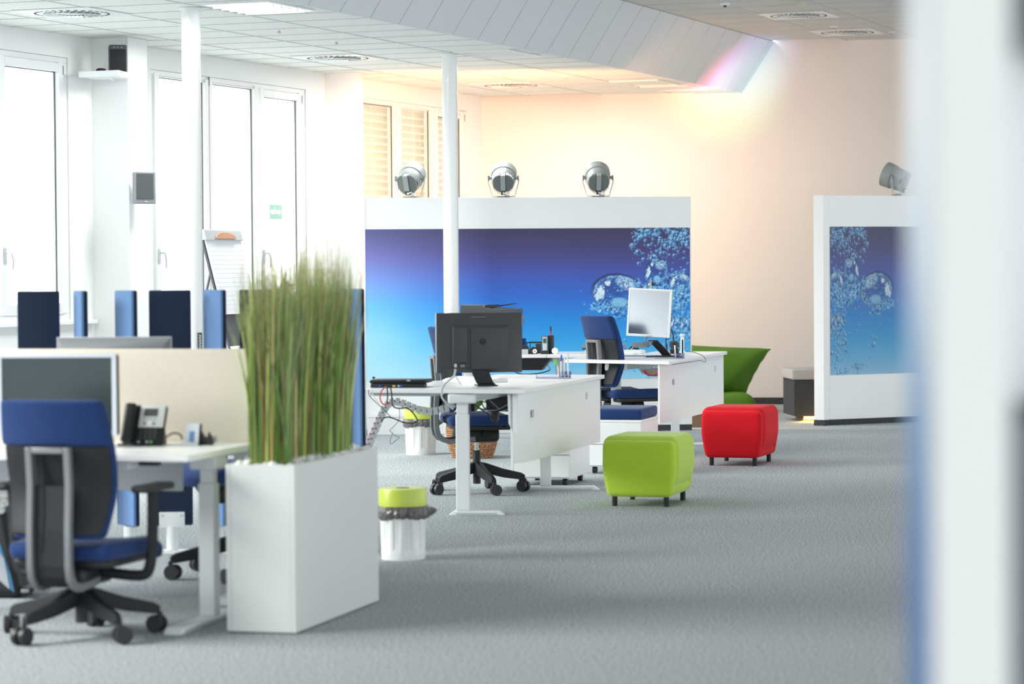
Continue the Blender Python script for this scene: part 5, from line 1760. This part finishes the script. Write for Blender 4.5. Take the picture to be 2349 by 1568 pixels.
# ------------------------------------------------------------------ far desk things
pen_stand(1548, 823, R(-14), 'clear acrylic pen stand on the far desk', [(0.002, 0.02, -0.006, 0, 0.105, 'white', ('stubby white', 'white'))])
q_ = P(1566, 815, ZM)
t = empty('handset', (q_.x, q_.y, ZM), R(-20), 'tall white and black handheld device upright behind the far pen stand', 'device')
obj('body', MB().rbox(-0.016, 0.012, -0.014, 0.014, 0.0, 0.150, 0.008, 3), M['white'], t)
obj('front_strip', MB().rbox(-0.002, 0.010, -0.018, -0.0145, 0.02, 0.125, 0.0016, 2), M['black'], t)
obj('head', MB().rbox(-0.022, 0.016, -0.016, 0.016, 0.1505, 0.172, 0.008, 3), M['white'], t)
q_ = P(1487, 819, ZM)
t = empty('wine_glass', (q_.x, q_.y, ZM), 0, 'clear stemmed wine glass in front of the upright square monitor', 'glass')
obj('bowl', MB().lathe([(0.004, 0.078), (0.020, 0.084), (0.037, 0.105), (0.042, 0.13), (0.040, 0.158), (0.036, 0.172), (0.0345, 0.172), (0.038, 0.158), (0.040, 0.13), (0.035, 0.108), (0.019, 0.088), (0.002, 0.083)], 36), M['wine'], t)
obj('stem', MB().lathe([(0.0045, 0.005), (0.0038, 0.04), (0.0042, 0.0775)], 16), M['wine'], t)
obj('foot', MB().lathe([(0.034, 0.0), (0.034, 0.0015), (0.012, 0.004), (0.0046, 0.0048)], 32), M['wine'], t)
keyboard(1412, 811, R(-16), 'white keyboard on the far desk behind the wine glass')
q_ = P(1447, 817, ZM)
t = empty('mouse_pad', (q_.x, q_.y, ZM), R(-16), 'dark thin mouse pad on the far desk', 'mouse pad')
obj('pad', MB().rbox(-0.11, 0.11, 0.0, 0.12, 0, 0.004, 0.002, 1), M['dgrey'], t)
obj('pad_rim', MB().bx(-0.11, 0.11, -0.0025, -0.0005, 0, 0.003), M['black'], t)
q_ = P(1454, 805, ZM)
t = empty('pen_holder', (q_.x, q_.y, ZM), 0, 'round black ribbed object under the upright square monitor', 'holder')
rg = MB()
for i in range(7):
    a = math.pi * (0.1 + 0.8 * i / 6)
    rg.tube([(0.040 * math.cos(a), -0.01, 0.001 + 0.036 * math.sin(a)), (0.022 * math.cos(a), 0.01, 0.002 + 0.02 * math.sin(a))], 0.006, 6)
obj('ribs', rg, M['black'], t)
arc = [(0.042 * math.cos(a), 0, 0.002 + 0.038 * math.sin(a)) for a in np.linspace(0, math.pi, 9)]
obj('outer_ring', MB().tube(arc, 0.006, 8), M['black'], t)
q_ = P(1453, 806, ZM)
t = empty('rod', (q_.x - 0.01, q_.y - 0.10, ZM), 0, 'thin white rod leaning up below the upright square monitor', 'rod')
obj('shaft', MB().cyl((-0.03, 0, 0.004), (0.035, 0.03, 0.072), 0.003, n=8), M['cable'], t)
obj('tip', MB().cyl((0.035, 0.03, 0.0725), (0.040, 0.033, 0.078), 0.004, n=8), M['silver'], t)
# headset hanging on its stand
q_ = P(1540, 811, ZM)
t = empty('headset', (q_.x, q_.y, ZM), R(-20), 'black headset on a stand at the right of the upright monitor', 'headset')
bd = [(-0.036, 0, 0.03), (-0.044, 0, 0.09), (-0.040, 0, 0.15), (-0.022, 0, 0.19), (-0.008, 0, 0.198), (0.008, 0, 0.18), (0.018, 0, 0.13), (0.022, 0, 0.085)]
obj('headband', MB().tube(bd, 0.0055, 8), M['black'], t)
obj('ear_pad', MB().cyl((0.022, -0.022, 0.07), (0.030, 0.02, 0.07), 0.034, n=24), M['black'], t)
obj('ear_cap', MB().cyl((0.018, -0.028, 0.07), (0.0218, -0.0225, 0.07), 0.022, n=24), M['black2'], t)
obj('stand', MB().rbox(-0.012, 0.052, -0.006, 0.05, 0, 0.04, 0.01, 3), M['black2'], t)
obj('microphone_boom', MB().tube([(-0.036, 0, 0.03), (-0.03, -0.02, 0.016), (-0.012, -0.03, 0.010)], 0.005, 8), M['silver'], t)
Yq = 20.9
px_tube([(1573, 806, 21.3), (1590, 807, 21.45), (1604, 812, 21.5), (1612, 815, 21.45)], Yq, 0.0022, 'black', 'thin black lead running over the far desk to its right edge')
px_tube([(1612, 816, 21.38), (1618, 822, 21.36), (1617, 830, 21.35), (1606, 826, 21.3), (1590, 829, 21.2), (1560, 833, 20.8), (1542, 836, 20.45)], Yq, 0.0020, 'black', 'thin black lead hanging along the edge of the far desk')

# red-handled bag hung under the far desk
q_ = PY(1495, 843, 22.3)
t = empty('tote_bag', (q_.x, 22.3, 0), R(-8), 'pale bag with red cord handles seen under the far desk', 'bag')
zt_, zb_ = PY(1495, 845, 22.3).z, PY(1495, 864, 22.3).z
obj('body', MB().ext([(-0.10, 0, zt_), (0.16, 0, zt_), (0.16, 0, zb_), (-0.02, 0, zb_ + 0.005), (-0.09, 0, zt_ - 0.03)], (0, 0.08, 0)), mat('bag_beige', (0.55, 0.42, 0.36), 0.8), t, bevel=0.008)
for k in range(2):
    obj('handle', MB().tube([(-0.06, -0.006 - .004 * k, zt_ - 0.015), (-0.04, -0.012, zb_ + 0.02), (0.02 + k * 0.02, -0.012, zb_ + 0.012), (0.08, -0.012, zb_ + 0.04 + 0.01 * k), (0.12, -0.008, zt_ - 0.012)], 0.005, 8), M['redhandle'], t)
obj('hanger_hook', MB().tube([(0.03, 0.04, zt_), (0.03, 0.04, ZM - 0.03)], 0.006, 8), M['silver'], t)
# coloured cable spine
pth = [(1379, 845), (1381, 853), (1384, 861), (1386, 869), (1387, 878), (1387, 887), (1387, 896)]
pts = [PY(x, y, 21.3) for x, y in pth]
t = empty('cable_spine', tuple(pts[0]), 0, 'white cable spine with red and yellow wires under the far desk, left', 'cable chain')
for i in range(len(pts) - 1):
    a = pts[i] - pts[0]
    obj('chain_link', MB().rbox(a.x - 0.016, a.x + 0.016, a.y - 0.015, a.y + 0.015, a.z - 0.022, a.z - 0.002, 0.004, 2), M['white'], t)
    obj('wire', MB().bx(a.x - 0.014, a.x - 0.004, a.y - 0.018, a.y - 0.0155, a.z - 0.003, a.z + 0.003), M['redp'], t)
    obj('wire', MB().bx(a.x + 0.004, a.x + 0.013, a.y - 0.018, a.y - 0.0155, a.z - 0.006, a.z + 0.003), M['yellow'], t)

# ------------------------------------------------------------------ rearmost desk things
fr8 = R(-8)


def on_rear(px, Y=22.45):
    q = PY(px, 800, Y)
    return (q.x, Y, ZM)


t = empty('printer', on_rear(1120, 22.42), fr8, 'charcoal multifunction printer on the rearmost desk behind the dark-backed monitor', 'printer')
obj('body', MB().rbox(-0.23, 0.23, 0.0, 0.40, 0.0, 0.235, 0.015, 3), M['dgrey'], t)
obj('paper_tray', MB().rbox(-0.21, 0.21, -0.012, -0.0005, 0.02, 0.09, 0.004, 2), M['black'], t)
obj('scanner', MB().rbox(-0.235, 0.245, -0.005, 0.41, 0.237, 0.315, 0.012, 3), M['mgrey'], t)
obj('document_feeder', MB().ext([(-0.235, 0.02, 0.317), (-0.235, 0.02, 0.402), (-0.06, 0.02, 0.400), (-0.02, 0.02, 0.375), (0.08, 0.02, 0.372), (0.14, 0.02, 0.37), (0.235, 0.02, 0.37), (0.235, 0.02, 0.317)], (0, 0.36, 0)), M['dgrey'], t, bevel=0.006)
obj('input_tray', MB().ext([(0.0, 0.08, 0.374), (0.0, 0.08, 0.386), (0.19, 0.08, 0.412), (0.19, 0.08, 0.405)], (0, 0.26, 0)), M['black'], t)
obj('tray_guide', MB().ext([(-0.04, 0.06, 0.377), (-0.03, 0.06, 0.400), (0.08, 0.06, 0.405), (0.09, 0.06, 0.385)], (0, 0.018, 0)), M['black'], t)
obj('feeder_slit', MB().bx(-0.20, 0.20, -0.0075, -0.0055, 0.30, 0.306), M['black'], t)
t = empty('hole_punch', on_rear(1199, 22.34), fr8, 'black punch on a white block, left end of small things on the rearmost desk', 'hole punch')
obj('block', MB().rbox(-0.035, 0.045, 0, 0.08, 0, 0.04, 0.004, 2), M['silver'], t)
obj('punch', MB().ext([(-0.035, 0.01, 0.041), (0.045, 0.01, 0.041), (0.04, 0.01, 0.06), (0.01, 0.01, 0.078), (-0.03, 0.01, 0.07)], (0, 0.05, 0)), M['black'], t, bevel=0.003)
t = empty('blue_box', on_rear(1202, 22.62), fr8, 'small dark blue box standing behind the black punch', 'box')
obj('carton', MB().bx(-0.016, 0.016, 0, 0.03, 0, 0.118), M['bluep'], t, bevel=0.002)
obj('lid_flap', MB().bx(-0.017, 0.017, -0.001, 0.031, 0.1185, 0.122), M['bluel'], t)
t = empty('letter_tray', on_rear(1228, 22.55), fr8, 'black wire letter tray beside the cordless phone', 'tray')
wr = MB()
for x in (-0.07, 0.06):
    for y in (0, 0.2):
        wr.cyl((x, y, 0), (x, y, 0.087), 0.004, n=6)
for z in (0.003, 0.087):
    wr.cyl((-0.07, 0, z), (0.06, 0, z), 0.004, n=6).cyl((-0.07, 0.2, z), (0.06, 0.2, z), 0.004, n=6).cyl((-0.07, 0, z), (-0.07, 0.2, z), 0.004, n=6).cyl((0.06, 0, z), (0.06, 0.2, z), 0.004, n=6)
obj('wire_frame', wr, M['black'], t)
obj('side_panel', MB().bx(0.003, 0.05, 0.002, 0.006, 0.01, 0.08), M['dgrey'], t)
t = empty('tape_dispenser', on_rear(1222, 22.34), fr8, 'black tape dispenser with a white roll on the rearmost desk', 'tape dispenser')
obj('body', MB().ext([(-0.045, 0, 0), (0.035, 0, 0), (0.035, 0, 0.02), (0.02, 0, 0.055), (-0.005, 0, 0.06), (-0.03, 0, 0.04)], (0, 0.03, 0)), M['black'], t, bevel=0.004)
obj('roll', MB().cyl((0.018, -0.002, 0.024), (0.018, -0.012, 0.024), 0.018, n=20), M['white'], t)
obj('roll_core', MB().cyl((0.018, -0.0122, 0.024), (0.018, -0.0135, 0.024), 0.006, n=12), M['redp'], t)
t = empty('cordless_phone', on_rear(1250, 22.33), R(-2), 'silver cordless phone upright in its black cradle', 'telephone')
obj('cradle', MB().rbox(-0.035, 0.035, -0.02, 0.05, 0, 0.028, 0.008, 3), M['black'], t)
hs = obj('handset', MB().rbox(-0.026, 0.022, 0.0, 0.022, 0.012, 0.148, 0.008, 3), M['black'], t)
obj('front_face', MB().rbox(-0.020, 0.018, -0.004, -0.0005, 0.022, 0.142, 0.002, 2), M['silver'], hs)
obj('display', MB().bx(-0.014, 0.012, -0.0055, -0.0042, 0.090, 0.126), M['dgrey'], hs)
for r in range(4):
    for c in range(3):
        obj('key', MB().bx(-0.014 + c * 0.010, -0.007 + c * 0.010, -0.0055, -0.0042, 0.030 + r * 0.013, 0.038 + r * 0.013), M['white'], hs)
t = empty('pencil_pot', on_rear(1264, 22.38), fr8, 'tall black pot holding a red marker, beside the blue chair back', 'pen pot')
obj('pot', MB().lathe([(0.024, 0.0), (0.026, 0.15), (0.023, 0.15), (0.0215, 0.012), (0.001, 0.012)], 24), M['black'], t)
t = empty('marker', (t.location.x - 0.002, t.location.y, ZM), fr8, 'red marker sticking out of the tall black pot', 'marker')
obj('barrel', MB().cyl((0, 0, 0.014), (0.003, 0, 0.185), 0.006, n=12), M['redp'], t)
obj('cap', MB().cyl((0.003, 0, 0.185), (0.0, 0, 0.225), 0.0075, 0.005, n=12), M['black'], t)
q_ = on_rear(1273, 22.31)
t = empty('tape_roll', q_, fr8, 'yellow and white roll standing right of the tall black pot', 'tape')
obj('roll', MB().cyl((0, -0.008, 0.026), (0, 0.008, 0.026), 0.026, n=24), M['white'], t)
obj('roll_edge', MB().cyl((0, 0.0082, 0.026), (0, 0.014, 0.026), 0.027, n=24), M['yellow'], t)
q_ = PY(1386, 805, 22.45)
t = empty('laptop_dock', (q_.x, 22.42, ZM), R(-8), 'grey closed laptop on white papers on the rearmost desk, right', 'laptop')
obj('paper_stack', MB().bx(-0.16, 0.14, 0.0, 0.21, 0, 0.03), M['paper'], t)
obj('laptop', MB().ext([(-0.19, -0.01, 0.0305), (0.14, -0.01, 0.0305), (0.175, -0.01, 0.068), (-0.18, -0.01, 0.068)], (0, 0.23, 0)), M['mgrey'], t, bevel=0.004)
obj('lower_case', MB().bx(-0.18, 0.13, -0.011, -0.0105, 0.031, 0.042), M['black2'], t)
q_ = PY(1416, 787, 22.5)
t = empty('small_ball', (q_.x, 22.52, ZM + 0.0685), 0, 'tiny black ball on top of the grey closed laptop', 'ball')
obj('ball', MB().lathe([(0.0005, 0), (0.010, 0.004), (0.014, 0.013), (0.010, 0.022), (0.0005, 0.026)], 16), M['black'], t)
obj('base', MB().cyl((0, 0, -0.0003), (0, 0, 0.003), 0.009, n=12), M['dgrey'], t)
px_tube([(1180, 852, 22.5), (1200, 858, 22.5), (1235, 856, 22.5), (1258, 850, 22.5), (1262, 844, 22.5)], 22.5, 0.004, 'black', 'black cable sagging below the rearmost desk tray')
px_tube([(1256, 836, 22.45), (1260, 842, 22.45), (1262, 847, 22.45)], 22.45, 0.004, 'yellow', 'short yellow cable end at the tray of the rearmost desk')

# ------------------------------------------------------------------ basket with a plant
q_ = P(1083, 1052)
t = empty('wicker_basket', (q_.x, q_.y + 0.17, 0), 0, 'brown wicker basket on the carpet behind the middle swivel chair', 'basket')
bh = 0.24
wk = lambda z: 0.145 + 0.05 * math.sin(min(1, z / bh) * math.pi * 0.55)
for i in range(14):
    z = 0.008 + i * bh / 14
    m_ = MB()
    nn_ = 56
    pts = [((wk(z) + 0.005 * (1 if (k + i) % 2 else -1)) * math.cos(math.tau * k / nn_), (wk(z) + 0.005 * (1 if (k + i) % 2 else -1)) * math.sin(math.tau * k / nn_), z) for k in range(nn_ + 1)]
    m_.tube(pts, 0.0085, 6, False)
    obj('woven_strand', m_, M['wicker'], t)
for k in range(28):
    a = math.tau * (k + .5) / 28
    obj('stake', MB().tube([((wk(z)) * math.cos(a), wk(z) * math.sin(a), z) for z in (0.0, 0.08, 0.16, bh)], 0.005, 5), M['wickerd'], t)
obj('bottom', MB().lathe([(0.001, 0.004), (0.14, 0.004), (0.14, 0.012), (0.001, 0.012)], 28), M['wickerd'], t)
t2 = empty('potted_plant', (q_.x + 0.02, q_.y + 0.17, 0.0125), 0, 'green leafy plant standing in the brown wicker basket', 'plant')
obj('pot', MB().lathe([(0.08, 0), (0.10, 0.18), (0.092, 0.18), (0.08, 0.15), (0.001, 0.15)], 28), M['black2'], t2)
g = random.Random(8)
for i in range(34):
    a, rr_, hz_ = g.uniform(0, math.tau), g.uniform(0.02, 0.13), g.uniform(0.24, 0.46)
    c = Vector((rr_ * math.cos(a), rr_ * math.sin(a), hz_))
    d1 = Vector((math.cos(a), math.sin(a), g.uniform(-.3, .5))).normalized() * 0.055
    d2 = Vector((-math.sin(a), math.cos(a), g.uniform(-.3, .3))).normalized() * 0.033
    up = d1.cross(d2).normalized() * 0.008
    lf = MB()
    vs = [c - d1, c - d1 * .4 + d2 + up, c + d1 * .35 + d2 * .9 + up, c + d1, c + d1 * .35 - d2 * .9 + up, c - d1 * .4 - d2 + up, c]
    lf.v = [tuple(v) for v in vs]
    lf.f = [(0, 6, 1), (1, 6, 2), (2, 6, 3), (3, 6, 4), (4, 6, 5), (5, 6, 0)]
    lo = obj('leaf', lf, M['leaf'], t2)
    obj('stem', MB().tube([(0.02 * math.cos(a), 0.02 * math.sin(a), 0.151), tuple(c - d1 + Vector((0, 0, -0.005)))], 0.0025, 5), M['leaf'], lo)

# ------------------------------------------------------------------ beanbag
Yb = 27.2


def pillow(corners, Y, thick, name, parent, o, lean_=0.0, flange=0.03, n=22):
    """square cushion from four outline corners (px) at depth Y; o is the parent's origin"""
    cs = [PY(x, y, Y) for x, y in corners]          # tl tr br bl
    m_ = MB()
    for side in (1, -1):
        b0 = len(m_.v)
        for j in range(n + 1):
            for i in range(n + 1):
                u, v = i / n * 2 - 1, j / n * 2 - 1
                uu, vv = u * (1 - 0.05 * (1 - v * v)), v * (1 - 0.05 * (1 - u * u))
                s_, t_ = (uu + 1) / 2, (vv + 1) / 2
                p = cs[0].lerp(cs[1], s_).lerp(cs[3].lerp(cs[2], s_), t_)
                e = max(abs(u), abs(v))
                f = 0 if e > 0.92 else ((1 - (u / .92) ** 2) * (1 - (v / .92) ** 2)) ** 0.42
                wr = 0.012 * math.sin(u * 9 + v * 4) * (e < .95) * (e > .5)
                dep = -side * (thick * f + 0.008) + wr * (side > 0)
                m_.v.append((p.x - o.x, p.y - o.y + dep + lean_ * (1 - t_), p.z - o.z + 0.006 * math.sin(v * 14) * (abs(u) > .9)))
        for j in range(n):
            for i in range(n):
                a = b0 + j * (n + 1) + i
                q = (a, a + 1, a + n + 2, a + n + 1)
                m_.f.append(q[::-1] if side > 0 else q)
    N = (n + 1) ** 2
    rim = [(i, i + 1) for i in range(n)] + [(i * (n + 1) + n, (i + 1) * (n + 1) + n) for i in range(n)] + [(n * (n + 1) + i + 1, n * (n + 1) + i) for i in range(n)] + [((i + 1) * (n + 1), i * (n + 1)) for i in range(n)]
    for a, b in rim:
        m_.f.append((a, b, b + N, a + N))
    return obj(name, m_, M['bag'], parent, ang=60)


bo = Vector((PY(1640, 900, Yb).x, Yb, 0))
t = empty('beanbag', tuple(bo), 0, 'big green beanbag cushion leaning behind the far desk', 'beanbag')
pillow([(1500, 785), (1772, 799), (1708, 908), (1520, 915)], Yb - 0.05, 0.22, 'back_cushion', t, bo, lean_=0.12)
seat_b = MB().rbox(-0.62, 0.36, -0.55, 0.30, 0.0, 0.19, 0.095, 6, fn=lambda v: Vector((v.x, v.y, v.z * (1 + 0.10 * math.sin(v.x * 9) * (v.z > .05)))), mid=8)
obj('seat_cushion', seat_b, M['bag'], t, ang=60)

# ------------------------------------------------------------------ bench, things behind the right-hand partition
q_ = PY(1822, 960, 25.35)
bx_ = q_.x
zt_ = PY(1822, 848, 25.3).z
t = empty('bench', (bx_, 25.35, 0), R(4), 'low dark bench with grey cushion beside the right-hand mural partition', 'bench')
zm_ = PY(1822, 871, 25.3).z
zb_ = PY(1822, 955, 25.3).z
obj('base', MB().bx(0.0, 0.9, 0.0, 0.60, zb_, zm_), M['carpet_dark'], t, bevel=0.003)
obj('cushion', MB().rbox(-0.02, 0.92, -0.02, 0.62, zm_ + 0.0005, zt_, 0.012, 3), M['cushion'], t)
obj('plinth', MB().bx(0.10, 0.8, 0.10, 0.5, 0.0, zb_), M['brown'], t)
obj('light_strip', MB().bx(0.11, 0.40, 0.085, 0.099, 0.02, zb_ - 0.01), M['glow'], t)
l_ = light('bench_glow', 'AREA', (bx_ + 0.2, 25.38, zb_ - 0.006), (bx_ + 0.2, 25.36, 0), 1.2, (1.0, 0.6, 0.15), size=0.25)
t = empty('bench_cushion', (PY(1880, 842, 25.6).x, 25.6, zt_), 0, 'black backrest cushion with a red piece under it, on the grey bench', 'cushion')
z9 = PY(1880, 781, 25.6).z - zt_
obj('back_pad', MB().ext([(-0.04, 0, z9), (0.25, 0, z9), (0.25, 0, 0.02), (0.02, 0, 0.02), (-0.015, 0, z9 * 0.5)], (0, 0.08, 0)), M['black'], t, bevel=0.006)
obj('red_base', MB().ext([(-0.025, -0.02, 0.0), (0.25, -0.02, 0.0), (0.25, -0.02, 0.022), (0.01, -0.02, 0.018)], (0, 0.12, 0)), M['red'], t)
q_ = P(1812, 930)
t = empty('cloth_bundle', (q_.x, 26.6, 0), R(10), 'dark cloth bag slumped on the floor left of the bench', 'bag')
obj('bag_body', MB().rbox(-0.14, 0.20, -0.10, 0.14, 0, 0.20, 0.07, 5, fn=lambda v: Vector((v.x, v.y, v.z * (0.35 + 0.65 * min(1, max(0, (v.x + 0.14) / 0.26))) + 0.0)), mid=3), M['darkbag'], t)
obj('strap', MB().tube([(-0.12, -0.10, 0.03), (-0.04, -0.13, 0.06), (0.06, -0.13, 0.05)], 0.008, 6), M['black'], t)
q_ = P(1592, 985)
t = empty('brown_box', (PY(1590, 970, 24.6).x, 24.6, 0), 0, 'brown board just visible between the mural partition end and the red stool', 'box')
obj('side', MB().bx(-0.02, 0.10, 0.0, 0.02, 0.0, 0.13), M['brown'], t)
obj('end', MB().bx(0.08, 0.10, 0.0205, 0.3, 0.0, 0.13), M['brown'], t)

# ------------------------------------------------------------------ rucksack and spine at the left margin
q_ = P(12, 1374)
t = empty('rucksack', (q_.x - 0.02, q_.y + 0.12, 0), R(-12), 'black rucksack with a blue and white flash on the floor at the left edge', 'bag')


def rk(v):
    k = v.z / 0.40
    return Vector((v.x * (1 - 0.55 * k) - 0.03 * k, v.y * (1 - 0.3 * k), v.z))


obj('main_compartment', MB().rbox(-0.16, 0.115, -0.10, 0.14, 0, 0.40, 0.05, 5, fn=rk, mid=5), M['black'], t)
fl = MB()
for i in range(5):
    x0 = 0.010 + i * 0.010
    fl.ext([rk(Vector((x0 + 0.012, -0.104, 0.08 - i * 0.008))) + Vector((0, 0, 0)), rk(Vector((x0 + 0.019, -0.104, 0.08 - i * 0.008))), rk(Vector((x0 + 0.009, -0.104, 0.23 - i * 0.012))), rk(Vector((x0 + 0.004, -0.104, 0.23 - i * 0.012)))], (0, -0.004, 0))
obj('white_flash', fl, M['silver'], t)
obj('blue_flash', MB().ext([rk(Vector((0.0, -0.1035, 0.19))), rk(Vector((0.035, -0.1035, 0.27))), rk(Vector((0.085, -0.1035, 0.10))), rk(Vector((0.09, -0.1035, 0.03))), rk(Vector((0.06, -0.1035, 0.05)))], (0, -0.0015, 0)), M['bagblue'], t)
obj('strap', MB().ext([(0.07, -0.06, 0.012), (0.13, -0.09, 0.02), (0.165, -0.10, 0.055), (0.155, -0.10, 0.065), (0.10, -0.07, 0.05), (0.06, -0.04, 0.11)], (0, 0.03, 0)), M['black'], t, bevel=0.003)
obj('buckle', MB().rbox(0.115, 0.155, -0.108, -0.101, 0.03, 0.045, 0.003, 2), M['mgrey'], t)
pth = [(26, 1098), (20, 1110), (13, 1122), (7, 1134), (3, 1146), (0, 1158), (-3, 1170)]
pts = [PY(x, y, 11.75) for x, y in pth]
t = empty('cable_spine', tuple(pts[0]), 0, 'white toothed cable spine at the left edge beside the nearest chair', 'cable chain')
for i in range(len(pts)):
    a = pts[i] - pts[0]
    obj('chain_link', MB().ext([(a.x - 0.022, -0.015, a.z - 0.012), (a.x + 0.018, -0.015, a.z - 0.014), (a.x + 0.030, -0.015, a.z + 0.004), (a.x + 0.012, -0.015, a.z + 0.009), (a.x - 0.020, -0.015, a.z + 0.009)], (0, 0.03, 0)), M['white'], t, bevel=0.003)
    if i % 2 == 0:
        obj('tie', MB().bx(a.x - 0.006, a.x + 0.003, -0.0175, -0.0155, a.z - 0.004, a.z + 0.005), M['yellow'], t)
# label plate on the left round column
q_ = PY(466, 782, c1.y)
t = empty('column_sticker', (c1.x + 0.048, c1.y - 0.058, 0), R(40), 'small dark upright sticker with pale lettering low on the left round column', 'sticker')
z0, z1 = PY(466, 803, c1.y).z, PY(466, 762, c1.y).z
obj('plate', MB().bx(-0.018, 0.018, 0.0, 0.003, z0, z1), M['dgrey'], t)
ltr = MB()
g = random.Random(2)
for i in range(9):
    z = z0 + 0.01 + i * (z1 - z0 - 0.02) / 9
    ltr.bx(-0.008, 0.010, -0.001, -0.0002, z, z + 0.004)
    ltr.bx(-0.008 + 0.010 * (i % 2), -0.004 + 0.010 * (i % 2), -0.001, -0.0002, z + 0.004, z + 0.008)
obj('lettering', ltr, M['white'], t, kind='stuff')
